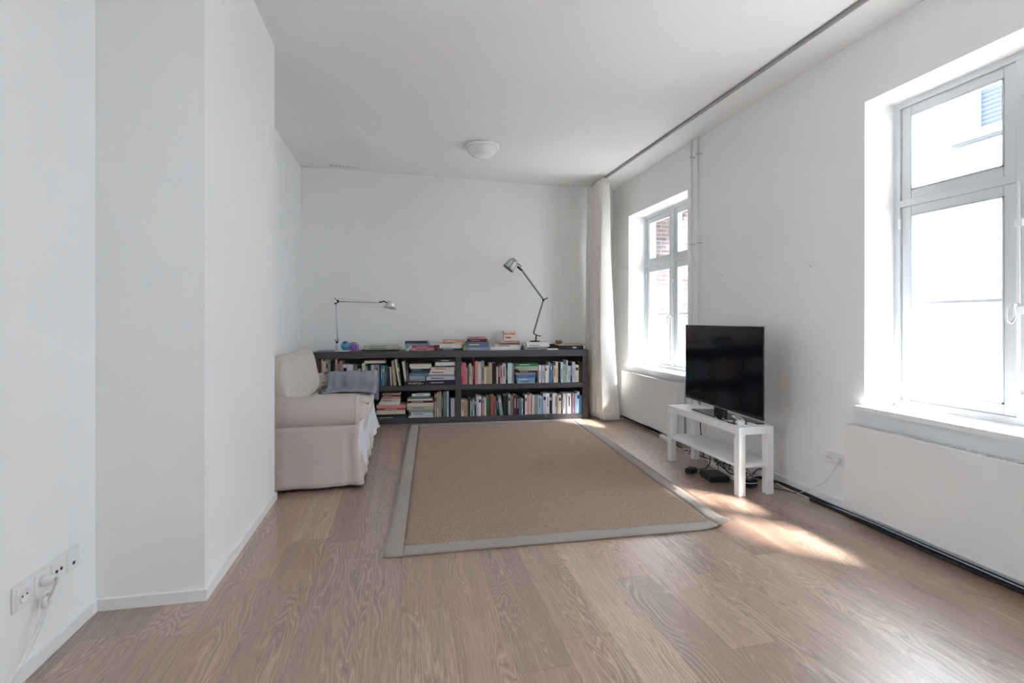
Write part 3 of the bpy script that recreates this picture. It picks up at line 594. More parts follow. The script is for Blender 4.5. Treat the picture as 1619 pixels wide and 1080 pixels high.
BOOKS=[
('UL','U',-.639,.028,.282,0,'brown'),('UL','U',-.612,.014,.299,0,'peach'),('UL','U',-.597,.028,.281,0,'cream'),
('UL','U',-.563,.018,.299,0,'sage'),('UL','U',-.544,.024,.295,0,'grey'),('UL','U',-.517,.019,.281,0,'black'),
('UL','U',-.494,.02,.247,0,'brown'),('UL','U',-.47,.021,.297,0,'peach'),('UL','U',-.446,.021,.297,0,'maroon'),
('UL','U',-.424,.027,.279,0,'pink'),('UL','U',-.392,.045,.245,0,'white'),('UL','U',-.343,.059,.24,0,'white'),
('UL','U',-.271,.034,.233,0,'grey'),('UL','U',-.235,.041,.233,0,'black'),('UL','U',-.189,.035,.25,0,'cream'),
('UL','U',-.149,.022,.219,0,'sage'),('UL','U',-.122,.027,.221,0,'navy'),('UL','U',-.093,.037,.234,0,'lilac'),
('UL','U',-.053,.049,.234,0,'grey'),('UL','U',-.002,.012,.226,0,'navy'),('UL','U',.012,.02,.226,0,'blue'),
('UL','U',.033,.019,.225,0,'skyblue'),('UL','U',.056,.02,.226,0,'green'),('UL','U',.08,.023,.204,0,'purple'),
('UL','U',.117,.015,.204,.01,'cream'),('UL','U',.148,.03,.274,.024,'tan'),('UL','U',.207,.018,.291,.048,'cream'),
('UL','U',.213,.022,.231,.027,'green'),('UL','U',.274,.025,.265,.034,'cream'),('UL','U',.295,.029,.244,.02,'charcoal'),
('UR','U',.893,.019,.25,0,'crimson'),('UR','U',.902,.046,.239,0,'hotpink'),('UR','U',.949,.015,.184,0,'peach'),
('UR','U',.965,.015,.22,0,'olive'),('UR','U',.984,.021,.234,0,'cream'),('UR','U',1.007,.018,.205,0,'pink'),
('UR','U',1.026,.017,.29,0,'maroon'),('UR','U',1.049,.036,.255,0,'orange'),('UR','U',1.086,.033,.247,0,'white'),
('UR','U',1.12,.035,.257,0,'grey'),('UR','U',1.156,.021,.189,0,'cream'),('UR','U',1.178,.03,.196,0,'tan'),('UR','U',1.209,.033,.235,0,'tan'),
('UR','U',1.247,.042,.238,0,'black'),('UR','U',1.293,.021,.194,0,'cream'),('UR','U',1.315,.019,.223,0,'maroon'),
('UR','U',1.335,.023,.208,0,'pink'),('UR','U',1.362,.038,.229,0,'lilac'),('UR','U',1.402,.017,.243,0,'black'),
('UR','U',1.422,.052,.232,0,'aqua'),('UR','U',1.479,.017,.22,0,'grey'),('UR','U',1.785,.029,.198,0,'white'),
('UR','U',1.82,.031,.197,0,'lilac'),('UR','U',1.86,.021,.204,0,'cream'),('UR','U',1.882,.018,.2,0,'white'),
('UR','U',1.902,.018,.234,0,'lilac'),('UR','U',1.921,.02,.225,0,'blue'),('UR','U',1.942,.016,.207,0,'teal'),
('UR','U',1.959,.027,.196,0,'cream'),('UR','U',1.987,.029,.238,0,'peach'),('UR','U',2.017,.022,.228,0,'black'),
('UR','U',2.043,.026,.235,0,'aqua'),('UR','U',2.07,.036,.212,0,'seagreen'),('UR','U',2.112,.017,.256,0,'white'),
('UR','U',2.13,.03,.19,0,'aqua'),('UR','U',2.161,.018,.226,0,'navy'),('UR','U',2.183,.035,.236,0,'lilac'),
('UR','U',2.219,.042,.203,0,'cream'),('UR','U',2.263,.034,.232,0,'brown'),('LR','U',.894,.028,.189,0,'peach'),
('LR','U',.925,.028,.188,0,'tan'),('LR','U',.957,.015,.175,0,'grey'),('LR','U',.973,.022,.202,0,'black'),
('LR','U',.996,.01,.173,0,'white'),('LR','U',1.007,.015,.186,0,'teal'),('LR','U',1.023,.02,.19,0,'aqua'),('LR','U',1.044,.016,.193,0,'navy'),
('LR','U',1.063,.022,.23,0,'lilac'),('LR','U',1.086,.033,.223,0,'white'),('LR','U',1.129,.02,.209,0,'pink'),
('LR','U',1.153,.021,.206,0,'white'),('LR','U',1.178,.025,.218,0,'green'),('LR','U',1.204,.017,.21,0,'olive'),
('LR','U',1.225,.04,.226,0,'red'),('LR','U',1.275,.017,.209,.007,'grey'),('LR','U',1.304,.021,.194,.018,'navy'),
('LR','U',1.333,.035,.219,.025,'seagreen'),('LR','U',1.371,.05,.227,0,'black'),('LR','U',1.431,.021,.237,0,'white'),
('LR','U',1.453,.032,.215,0,'grey'),('LR','U',1.486,.041,.224,0,'maroon'),('LR','U',1.529,.024,.214,0,'black'),
('LR','U',1.556,.025,.188,0,'slate'),('LR','U',1.584,.019,.182,0,'white'),('LR','U',1.606,.014,.201,0,'black'),
('LR','U',1.622,.021,.229,0,'white'),('LR','U',1.644,.031,.222,0,'pink'),('LR','U',1.677,.021,.235,0,'cream'),
('LR','U',1.703,.028,.221,0,'cream'),('LR','U',1.733,.038,.209,0,'grey'),('LR','U',1.773,.041,.214,0,'turquoise'),
('LR','U',1.816,.016,.203,0,'steel'),('LR','U',1.834,.037,.238,0,'lilac'),('LR','U',1.872,.039,.238,0,'white'),
('LR','U',1.914,.027,.227,0,'navy'),('LR','U',1.945,.03,.236,0,'white'),('LR','U',1.976,.025,.235,0,'lilac'),
('LR','U',2.002,.015,.207,0,'sage'),('LR','U',2.02,.032,.217,0,'peach'),('LR','U',2.054,.013,.226,0,'purple'),
('LR','U',2.07,.024,.233,0,'white'),('LR','U',2.095,.024,.229,0,'lilac'),('LR','U',2.12,.047,.235,0,'white'),
('LR','U',2.17,.015,.224,0,'purple'),('LR','U',2.187,.022,.231,0,'pink'),('LR','U',2.211,.027,.23,0,'steel'),
('LR','U',2.239,.032,.248,0,'turquoise'),('LR','U',2.266,.031,.208,0,'blue'),('LL','U',.596,.02,.257,0,'tan'),
('LL','U',.623,.018,.278,0,'cream'),('LL','U',.645,.027,.286,0,'sage'),('LL','U',.675,.015,.258,0,'olive'),
('LL','U',.694,.034,.285,0,'slate'),('LL','U',.733,.021,.284,0,'aqua'),('LL','U',.759,.013,.214,0,'black'),
('LL','U',.776,.045,.208,0,'lilac'),('UL:middle','S',.322,.239,.6193,.035,'cream'),('UL:middle','S',.333,.214,.6049,.014,'white'),
('UL:middle','S',.333,.221,.5795,.025,'navy'),('UL:middle','S',.34,.207,.5561,.023,'teal'),('UL:middle','S',.319,.215,.5237,.032,'slate'),
('UL:middle','S',.319,.173,.4893,.034,'steel'),('UL:middle','S',.275,.217,.4659,.023,'grey'),
('UL:middle','S',.278,.221,.4205,.045,'black'),('UL:right','S',.636,.182,.6733,.035,'charcoal'),
('UL:right','S',.603,.222,.6349,.038,'white'),('UL:right','S',.617,.204,.6185,.016,'black'),('UL:right','S',.554,.267,.5841,.034,'cream'),
('UL:right','S',.53,.284,.5367,.047,'white'),('UL:right','S',.527,.29,.5163,.02,'grey'),('UL:right','S',.506,.319,.4749,.041,'lilac'),
('UL:right','S',.502,.323,.4205,.054,'navy'),('LL:left','S',.029,.194,.3191,.021,'tan'),('LL:left','S',.019,.197,.3007,.018,'brown'),
('LL:left','S',.026,.187,.2733,.027,'pink'),('LL:left','S',.012,.208,.2419,.031,'cream'),('LL:left','S',-.004,.22,.2105,.031,'white'),
('LL:left','S',-.032,.317,.1751,.035,'salmon'),('LL:left','S',-.001,.286,.1497,.025,'red'),('LL:left','S',-.035,.313,.1063,.043,'cream'),
('LL:left','S',-.059,.364,.0809,.025,'black'),('LL:left','S',-.059,.351,.0605,.02,'teal'),('LL:right','S',.35,.2,.3007,.027,'white'),
('LL:right','S',.34,.19,.2693,.031,'slate'),('LL:right','S',.299,.276,.2479,.021,'cream'),('LL:right','S',.299,.283,.2225,.025,'maroon'),
('LL:right','S',.295,.291,.1871,.035,'cream'),('LL:right','S',.295,.294,.1497,.037,'sage'),('LL:right','S',.312,.274,.1163,.033,'grey'),
('LL:right','S',.336,.246,.0809,.035,'aqua'),('LL:right','S',.312,.274,.0605,.02,'lilac'),('UR:middle','S',1.508,.262,.6163,.034,'green'),
('UR:middle','S',1.508,.27,.5859,.03,'mint'),('UR:middle','S',1.549,.221,.5655,.02,'sage'),('UR:middle','S',1.527,.213,.5431,.022,'black'),
('UR:middle','S',1.508,.236,.5177,.025,'grey'),('UR:middle','S',1.519,.229,.4823,.035,'violet'),
('UR:middle','S',1.523,.217,.4489,.033,'skyblue'),('UR:middle','S',1.534,.203,.4205,.028,'turquoise'),
('T:T1','S',-.181,.37,.8413,.021,'sage'),('T:T1','S',-.174,.391,.8159,.025,'sage'),('T:T1','S',-.202,.405,.8005,.015,'black'),
('T:T2','S',.266,.252,.8837,.022,'navy'),('T:T2','S',.266,.273,.8563,.027,'slate'),('T:T2','S',.342,.253,.8309,.025,'crimson'),
('T:T2','S',.342,.253,.8005,.03,'pink'),('T:T3','S',.688,.243,.8951,.024,'orange'),('T:T3','S',.631,.286,.8707,.024,'peach'),
('T:T3','S',.638,.272,.8483,.022,'cream'),('T:T3','S',.645,.25,.8239,.024,'white'),('T:T3','S',.631,.279,.8005,.023,'navy'),
('T:T4','S',.982,.196,.9287,.025,'pink'),('T:T4','S',.967,.226,.8953,.033,'maroon'),('T:T4','S',.946,.269,.8329,.062,'slate'),
('T:T4','S',.953,.262,.8005,.032,'steel'),('T:T5','S',1.347,.229,.8911,.016,'pink'),('T:T5','S',1.339,.237,.8757,.015,'grey'),
('T:T5','S',1.339,.237,.8623,.013,'brown'),('T:T5','S',1.281,.295,.8349,.027,'cream'),('T:T5','S',1.229,.362,.8005,.034,'white'),
('T:T6','S',1.651,.256,.8643,.025,'white'),('T:T6','S',1.659,.271,.8339,.03,'white'),('T:T6','S',1.636,.271,.8005,.033,'grey'),
('T:T8','S',1.396,.138,.9933,.022,'peach'),('T:T8','S',1.404,.127,.9779,.015,'red'),('T:T8','S',1.396,.142,.9075,.07,'cream'),
]
HEX={'grey': '8c8a88', 'brown': '5a4238', 'cream': 'cfc6b4', 'tan': 'b39a80', 'sage': 'a9ad98', 'black': '1c1c20', 'maroon': '5c2128', 'red': 'a8403a', 'pink': 'c98a94', 'white': 'd6d4d6', 'lilac': 'bdb8c6', 'navy': '242c44', 'blue': '2f6f9e', 'green': '35704a', 'mint': '8cb392', 'salmon': 'd98d80', 'teal': '1f4f56', 'aqua': 'b4c8cb', 'crimson': 'b03050', 'orange': 'c98472', 'olive': '5f5a34', 'peach': 'e0bba6', 'slate': '5b6f84', 'purple': '3a2f55', 'charcoal': '3a3a3f', 'hotpink': 'c85a80', 'violet': '4a58a8', 'skyblue': '5294bb', 'turquoise': '92b9c1', 'seagreen': '86a396', 'steel': '7f9cc0'}

BM={k:mat('book_cover_'+k,tuple(min(.8,(c*.85+.15*sum(hexc(h))/3)*1.2) for c in hexc(h)) if k not in('black','navy','brown','maroon','teal','purple','charcoal','olive') else hexc(h),.5,build=paint_b(40,.12,.1)) for k,h in HEX.items()}
WORD=dict(sage='sage green',slate='slate blue',steel='steel blue',lilac='pale lilac',aqua='pale aqua',hotpink='deep pink',mint='mint green',skyblue='bright blue',seagreen='sea green',maroon='dark red',navy='navy',violet='violet blue',olive='olive green',teal='dark teal',charcoal='charcoal',peach='peach',tan='tan')
BAY=dict(UL='upper left bay',UR='upper right bay',LL='lower left bay',LR='lower right bay')
ORD=lambda n:'%d%s'%(n,{1:'st',2:'nd',3:'rd'}.get(n if n<20 else n%10,'th'))
def upright(w,h,d,m,band,lean,style):
    e=.0016 if w>.008 else .0008; mb=MB()
    mb.box(0,w,0,e*1.4,0,h,b=.0006).box(0,e,e*1.4,d,0,h).box(w-e,w,e*1.4,d,0,h)
    pg=MB().box(e,w-e,e*1.4,d-.004,.003,h-.003); bd=None
    if band and w>.012:
        bd=MB()
        if style==0: bd.box(w*.14,w*.86,-.0008,0,h*.68,h*.84)
        elif style==1: bd.box(w*.36,w*.64,-.0008,0,h*.35,h*.85)
        else: bd.box(w*.4,w*.6,-.0008,0,h*.2,h*.7)
    Sh=Matrix.Identity(4)
    if lean: Sh[0][2]=-lean/h
    return mb,pg,bd,Sh
def place(mb,T): mb.v=[tuple(T@Vector(v)) for v in mb.v]; return mb
cnt={}; uprows={}
for r in BOOKS: uprows.setdefault((r[0],r[1]),[]).append(r)
for (sh_,k),rows in uprows.items():
    n=len(rows)
    for i,r in enumerate(rows):
        _,_,a,b,c,d_,colr=r
        wd=WORD.get(colr,colr); m=BM[colr]; RR=random.Random(hash((round(a*1000),i,n))%9999)
        light=colr in('white','cream','lilac','aqua','peach','sage','grey','mint','tan','pink','turquoise')
        bandm=BM[RR.choice(['black','navy','red','teal','slate'] if light else ['white','cream','grey','peach'])]
        if k=='U':
            zb={'U':.4205,'L':.0605}[sh_[0]]; z=zb; d=min(.2,.11+c*.22)
            up_,pg,bd,Sh=upright(b,c,d,m,RR.random()<.6,d_,RR.randrange(3))
            T=ST@Matrix.Translation((a,.014+.018*RR.random(),z))@Sh
            o_=place(up_,T); loc=tuple(ST@Vector((a+b/2,.02,z)))
            size='thin ' if b<.02 else ('thick ' if b>.038 else '')
            nb=[WORD.get(q[6],q[6]) for q in (rows[i-1:i] if i else [])+rows[i+1:i+2]]
            lab='%s%s %sbook, %s upright from left, %s, beside %s one'%(size,wd,'leaning ' if d_ else '',ORD(i+1),BAY[sh_],nb[-1])
            ob=o_.build('book',m,loc=loc); tag(ob,lab,'book','upright books in the '+BAY[sh_])
            part(place(pg,T),'pages','pages',ob)
            if bd: part(place(bd,T),'title_band',bandm,ob)
        else:
            bay,nm=sh_.split(':'); z0=c; tk=d_; dp=RR.uniform(.13,.2); rec=(.02 if bay!='T' else (.1 if nm!='T8' else .14))+RR.uniform(-.006,.01)
            if colr=='black' and bay=='UL' and nm=='middle': rec=.006
            e=.002 if tk>.012 else .001
            mb=MB().box(0,b,0,e,0,tk,b=.0006).box(0,b,e,dp,0,e).box(0,b,e,dp,tk-e,tk)
            pg=MB().box(.004,b-.004,e,dp-.004,e,tk-e); bd=None
            if tk>.014 and RR.random()<.75 and not(rec==.006):
                bd=MB(); x_=RR.uniform(.08,.2)
                bd.box(b*x_,b*(x_+.45),-.0008,0,tk*.38,tk*.62)
            T=ST@Matrix.Translation((a,rec,z0))
            TN=dict(T1='flat sage stack right of purple ball',T2='plum stack left of peach stack',T3='peach stack beside brass ornament',T4='slate stack right of brass ornament',T5='pale stack left of black lamp',T6='white stack under black lamp',T8='small upper pile left of black lamp')
            pos='topmost' if i==0 else ORD(i+1)+' from top'
            lab='%s book lying flat, %s, %s'%(wd,pos,(nm+' stack of '+BAY[bay]) if bay!='T' else TN[nm])
            ob=place(mb,T).build('book',m,loc=tuple(ST@Vector((a+b/2,rec,z0)))); tag(ob,lab,'book','books lying flat in stacks')
            part(place(pg,T),'pages','pages',ob)
            if bd: part(place(bd,T),'title_band',bandm,ob)
            if rec==.006:
                cu=bpy.data.curves.new('spine_title','FONT'); cu.body='THE BEATLES'; cu.size=.030; cu.extrude=.0003; cu.align_y='CENTER'
                to=bpy.data.objects.new('spine_title',cu); COL.objects.link(to); bpy.context.view_layer.update()
                me=bpy.data.meshes.new_from_object(to.evaluated_get(bpy.context.evaluated_depsgraph_get())); bpy.data.objects.remove(to)
                wv=max(v.co.x for v in me.vertices); s_=b*.66/wv
                TT=T@Matrix.Translation((b*.12,-.0006,tk/2))@Matrix.Rotation(PI/2,4,'X')@Matrix.Diagonal((s_,.72 if 0 else min(1,tk*.62/.022),1,1))
                q=MB().add([TT@v.co for v in me.vertices],[tuple(p.vertices) for p in me.polygons])
                q.lathe([(.006,0),(.006,.0004)],8,T@Matrix.Translation((b*.87,-.0006,tk/2))@Matrix.Rotation(PI/2,4,'X'))
                part(q,'spine_title',BM['white'],ob,label='white title lettering on the spine')
for i,(a,b,z0,colr) in enumerate(((-.153,.199,.6998,'brown'),(-.163,.219,.6862,'peach'),(-.156,.216,.6712,'cream'))):
    tk=.0128 if i!=2 else .0145; T=ST@Matrix.Translation((a,.02,z0))
    mb=MB().box(0,b,0,.0015,0,tk).box(0,b,.0015,.15,0,.0015).box(0,b,.0015,.15,tk-.0015,tk)
    ob=place(mb,T).build('book',BM[colr],loc=tuple(ST@Vector((a,.02,z0)))); tag(ob,'%s book lying flat across upright books, %s of three, upper left bay'%(colr,('top','middle','bottom')[i]),'book','books lying across the uprights')
    part(place(MB().box(.003,b-.003,.0015,.146,.0015,tk-.0015),T),'pages','pages',ob)
# bookmark ribbon hanging
ob=place(MB().grid(1,10,lambda u,w:(2.0-.145+.004*u+.004*math.sin(w*6)+.008*w,.012-.012*w if w<.3 else -.003,.12-.1*w),.0006),ST).build('bookmark','pages'); tag(ob,'cream bookmark ribbon hanging below a book in the lower right bay','bookmark')
# ---------------------------------------------------------------- things on the bookcase
def SP(u,d,z): return tuple(ST@Vector((u,d,z)))
# white task lamp
bx,by=-.432,.15
t=thing('desk_lamp','white jointed desk lamp with horizontal arm on left end of bookcase','lamp',SP(bx,by,.8))
part(MB().lathe([(.001,.0),(.09,0),(.092,.004),(.088,.009),(.02,.012),(.012,.02),(.001,.02)],32,Matrix.Translation(SP(-.412,by,.8005)),cap=False),'base','white',t)
P=lambda u,z,d=by:SP(u,d,z)
part(MB().tube([P(-.474,.812),P(-.474,.90)],.010,10).tube([P(-.47,.905),P(-.484,1.33)],.008,10).tube([P(-.466,.905),P(-.476,1.33)],.0025,6),'lower_arm','alu',t)
part(MB().tube([P(-.474,.90),P(-.50,.93)],.004,8).tube([P(-.474,.90),P(-.455,.93)],.004,8).tube([P(-.474,.9,by-.014),P(-.474,.9,by+.014)],.012,12),'lower_joint','blackm',t)
part(MB().tube([P(-.492,1.33,by-.012),P(-.492,1.33,by+.012)],.01,12).tube([P(-.466,1.36,by-.012),P(-.466,1.36,by+.012)],.011,12).tube([P(-.505,1.395),P(-.466,1.36)],.004,6).tube([P(-.49,1.33),P(-.45,1.352)],.006,8),'upper_joint','blackm',t)
part(MB().tube([P(-.46,1.352),P(-.01,1.342)],.0065,10).tube([P(-.46,1.385),P(-.1,1.362)],.0014,5),'upper_arm','steel',t)
part(MB().tube([P(-.012,1.352,by-.01),P(-.012,1.352,by+.01)],.009,10).tube([P(-.01,1.345),P(.03,1.36),P(.075,1.335)],.007,8),'head_joint','blackm',t)
Ts=Matrix.Translation(P(.115,1.36))@Matrix.Rotation(.18,4,'Y')
part(MB().lathe([(.001,.0),(.028,-.001),(.036,-.01),(.072,-.088),(.0705,-.088),(.034,-.012),(.001,-.004)],28,Ts,cap=False),'lamp_shade','alu',t)
# black task lamp
t=thing('desk_lamp','black jointed desk lamp with tilted shade on the white books','lamp',SP(1.775,.15,.89))
zb=.8900
part(MB().lathe([(.001,0),(.062,0),(.062,.01),(.02,.014),(.001,.014)],32,Matrix.Translation(P(1.76,zb+.0005)),cap=False),'base','blackm',t)
part(MB().tube([P(1.775,zb+.01),P(1.78,.968)],.008,10).tube([P(1.835,.955),P(1.78,.968),P(1.745,.99)],.006,8),'stem','blackm',t)
part(MB().tube([P(1.745,.99),P(1.862,1.38)],.006,10).tube([P(1.757,.985),P(1.874,1.376)],.002,6),'lower_arm','blackm',t)
part(MB().tube([P(1.855,1.378),P(1.92,1.41)],.006,8).tube([P(1.865,1.382,by-.012),P(1.865,1.382,by+.012)],.012,12),'elbow_joint','blackm',t)
part(MB().tube([P(1.865,1.385),P(1.60,1.738)],.0065,10).tube([P(1.875,1.395),P(1.612,1.746)],.0022,6),'upper_arm','blackm',t)
part(MB().tube([P(1.605,1.73),P(1.555,1.775)],.013,10).tube(spline([P(1.60,1.77),P(1.575,1.80),P(1.54,1.81),P(1.52,1.80)],4),.005,6),'head_joint','blackm',t)
# shade: axis from narrow top (1.515,1.85) to rim centre (1.445,1.745)
a0=Vector(P(1.522,1.848)); a1=Vector(P(1.445,1.748)); q=(a1-a0).normalized().to_track_quat('Z','Y').to_matrix().to_4x4(); Ts=Matrix.Translation(a0)@q; Ls=(a1-a0).length
sh_=part(MB().lathe([(.03,0),(.046,.018),(.062,Ls),(.0605,Ls),(.0445,.018),(.029,.001)],32,Ts,cap=False),'lamp_shade',mat('frosted_shade',(.7,.7,.7),.4,build=paint_b(5,.02,.0)),t)
def ring(r,z): return [tuple(Ts@Vector((r*math.cos(k*PI/16),r*math.sin(k*PI/16),z))) for k in range(33)]
part(MB().tube(ring(.0625,Ls),.0045,6),'rim','blackm',sh_); part(MB().tube(ring(.03,-.001),.005,6).tube(ring(.0465,.018),.0025,6),'top_ring','blackm',sh_)
e=MB()
for k in (0,8,16,24): e.tube([Ts@Vector((.0475*math.cos(k*PI/16),.0475*math.sin(k*PI/16),.018)),Ts@Vector((.0635*math.cos(k*PI/16),.0635*math.sin(k*PI/16),Ls))],.003,6)
part(e,'ribs','blackm',sh_); part(MB().sup(tuple(Ts@Vector((0,0,Ls*.62))),(.022,.022,.028),(1,1),(8,12)),'bulb','opal',sh_)
# balls
t=thing('round_pot','blue ball-shaped pot with a dark opening on the bookcase','pot',SP(-.372,.1,.8))
c=SP(-.372,.09,.8625)
part(MB().sup(c,(.052,.052,.0515),(1,1),(16,24)),'body','bluec',t)
part(MB().lathe([(.016,0),(.014,.003),(.001,.002)],14,Matrix.Translation(c)@Matrix.Rotation(.75,4,'X')@Matrix.Translation((-.004,0,.0495)),cap=False),'opening','dark',t)
t=thing('yarn_ball','purple ball of yarn between the blue pot and the flat books','yarn ball',SP(-.287,.1,.8))
c=Vector(SP(-.285,.085,.8445)); m=MB().sup(tuple(c),(.041,.041,.041),(1,1),(14,20))
yb=part(m,'core','purp',t); m=MB()
for k in range(9):
    ax=Vector((R.gauss(0,1),R.gauss(0,1),R.gauss(0,1))).normalized(); a=ax.orthogonal(); b=ax.cross(a)
    m.tube([c+(a*math.cos(j*PI/10)+b*math.sin(j*PI/10))*.0405 for j in range(21)],.002,5)
part(m,'strands','purp',t)
tag(MB().box(0,.075,-.05,.02,0,.006,b=.002,T=Matrix.Translation(SP(-.385,.05,.8005))).build('tray','plastic'),'small white dish in front of the blue pot','dish') if 0 else None
# brass ornament, small jars
t=thing('ornament','small round brass ornament between peach and slate book stacks','ornament',SP(.926,.1,.8))
part(MB().lathe([(.001,0),(.018,0),(.02,.006),(.012,.014),(.018,.03),(.02,.045),(.012,.06),(.005,.072),(.001,.075)],18,Matrix.Translation(SP(.931,.1,.8005)),cap=False),'body','brass',t)
part(MB().tube([SP(.931+.02*math.cos(k*PI/8),.1,.853+.02*math.sin(k*PI/8)) for k in range(17)],.003,6),'handle','brass',t)
t=thing('bell','small dark bell between the pale stack and the black lamp','bell',SP(1.608,.1,.8))
part(MB().lathe([(.001,.004),(.022,.0),(.024,.006),(.016,.03),(.01,.045),(.001,.05)],18,Matrix.Translation(SP(1.6,.06,.8005)),cap=False),'body','blackm',t)
part(MB().tube([SP(1.6,.06,.848),SP(1.6,.06,.875)],.006,8),'grip','shell',t)
t=thing('jar','small pale green jar at the left of the plum books','jar',SP(.29,.1,.8))
part(MB().lathe([(.001,0),(.022,0),(.024,.01),(.024,.036),(.018,.042),(.001,.042)],18,Matrix.Translation(SP(.296,.07,.8005)),cap=False),'body',BM['mint'],t)
part(MB().lathe([(.0185,.042),(.0185,.05),(.001,.05)],18,Matrix.Translation(SP(.296,.07,.8005)),cap=False),'lid','black',t)
t=thing('round_tin','small dark red round tin at the right end of the plum books','tin',SP(.62,.1,.8))
part(MB().lathe([(.001,0),(.028,0),(.03,.004),(.03,.06),(.028,.064),(.001,.066)],20,Matrix.Translation(SP(.622,.065,.8005)),cap=False),'body',BM['maroon'],t)
t=thing('folder','thin black folder standing behind the white books','folder',SP(1.93,.2,.8)) 
part(place(MB().box(1.87,2.01,.16,.24,.8005,.86,b=.002),ST),'cover','black',t)
t=thing('book','white paper pad lying beside the white stack under the black lamp','paper pad',SP(1.94,.06,.8))
t.name='paper_pad'; part(place(MB().box(1.885,2.015,.02,.09,.8005,.816),ST),'sheets','pages',t)
t=thing('media_box','dark flat electronics box on the right end of the bookcase','media player',SP(2.18,.15,.8))
part(place(MB().box(2.03,2.33,.07,.27,.8005,.848,b=.003),ST),'case','black',t); part(place(MB().box(2.2,2.245,.0685,.0695,.815,.833),ST),'front_plate','alu',t)
t=thing('wooden_board','pale wooden board lying on the dark electronics box','board',SP(2.18,.15,.85))
part(place(MB().box(2.02,2.36,.05,.29,.8485,.862,b=.003),ST),'board','woodb',t)
t=thing('wicker_ornament','brown curled wicker shell on the wooden board','ornament',SP(2.06,.12,.862))
m=MB().sup(SP(2.055,.15,.887),(.042,.034,.0245),(1,1),(12,18)); part(m,'body','shell',t)
part(MB().tube([SP(2.022+.0*k,.15+.022*math.cos(k*PI/8),.887+.02*math.sin(k*PI/8)) for k in range(17)],.006,6),'rim','shell',t)
t=thing('picture_frame','small grey card leaning against the upper pile of books','card',SP(1.36,.13,.907)); t.name='greeting_card'
part(place(MB().add([(1.392,.16,.9085),(1.46,.16,.9085),(1.46,.16,.99),(1.455,.158,.99),(1.392,.157,.9085),(1.46,.157,.9085)],[(0,1,2),(4,3,5),(0,2,3,4),(1,5,3,2),(0,4,5,1)]),ST),'card','socket',t)
# ---------------------------------------------------------------- tv bench
t=thing('tv_bench','white low tv bench with open lower shelf','tv bench',(2.27,3.18,0))
bx0,bx1,by0,by1=2.137,2.40,2.75,3.62
T_=Matrix.Translation((0,0,0))
part(MB().box(bx0,bx1,by0,by1,.40,.45,b=.002),'top','white',t)
for x in (bx0,bx1-.05):
    for y in (by0,by1-.05): part(MB().box(x,x+.05,y,y+.05,0,.3995,b=.002),'leg','white',t)
part(MB().box(bx0+.004,bx1-.004,by0+.0505,by1-.0505,.185,.205,b=.001).box(bx0+.0505,bx1-.0505,by0+.004,by0+.05,.185,.205).box(bx0+.0505,bx1-.0505,by1-.05,by1-.004,.185,.205),'shelf','white',t)
# television
p0,p1=Vector((2.24,3.52,0)),Vector((2.17,2.57,0)); dv=(p1-p0); WT=dv.length; ang=math.atan2(dv.y,dv.x)
TT=Matrix.Translation(p0)@Matrix.Rotation(ang,4,'Z')      # local x along the screen, +y behind? -> toward the wall
t=thing('television','large flat black television standing on the white tv bench','television',(2.22,3.05,.45))
def tvp(mb,n,m,par,**k): mb.v=[tuple(TT@Vector(v)) for v in mb.v]; return part(mb,n,m,par,**k)
tvp(MB().box(0,WT,0,.008,.528,1.108,b=.002),'housing','black',t)
tvp(MB().box(.09,WT-.09,.0085,.045,.55,1.0,b=.012),'rear_cover','black',t)
tvp(MB().box(.008,WT-.008,-.0012,-.0002,.545,1.10),'screen','screen',t)
tvp(MB().box(.0,WT,-.002,.004,.5245,.5275),'lower_trim','alu',t)
part(MB().prism([(2.165,2.84),(2.37,2.80),(2.39,3.34),(2.20,3.38)],.4505,.457),'stand_plate','dglass',t)
tvp(MB().box(WT*.5-.08,WT*.5+.04,.006,.04,.4575,.524,b=.004),'stand_neck','black',t)
part(MB().tube(spline([(2.30,3.50,.52),(2.33,3.55,.50),(2.425,3.60,.45),(2.43,3.60,.25),(2.42,3.55,.06),(2.40,3.5,.012)],6),.0045,6),'power_cable','bcable',t)
# white charger on the bench
t=thing('charger_cord','coiled white charger cord on the tv bench top','cord',(2.2,2.9,.45))
m=MB(); pts=[]
for k in range(90):
    a=k*.42; pts.append((2.225+.034*math.cos(a)*(1+.2*math.sin(k*.7)),2.875+.026*math.sin(a)+.006*math.sin(k*.3),.462+.034*abs(math.sin(k*.21+.4))))
m.tube(spline(pts,2),.0026,6); part(m,'coil','wcable',t)
part(MB().tube(spline([(2.20,2.9,.462),(2.185,2.94,.4605),(2.19,2.99,.4605),(2.235,3.03,.4605)],6),.0024,6).tube(spline([(2.2,2.89,.462),(2.17,2.92,.456),(2.15,2.97,.453),(2.175,3.05,.4605)],6),.0024,6),'cord_end','wcable',t)
part(MB().box(2.185,2.235,2.815,2.85,.4505,.478,b=.004),'plug_body','plastic',t)
t=thing('remote_control','slim white remote lying behind the cord under the screen','remote control',(2.3,2.82,.45))
part(MB().box(2.255,2.285,2.765,2.835,.4505,.462,b=.003),'body','plastic',t)
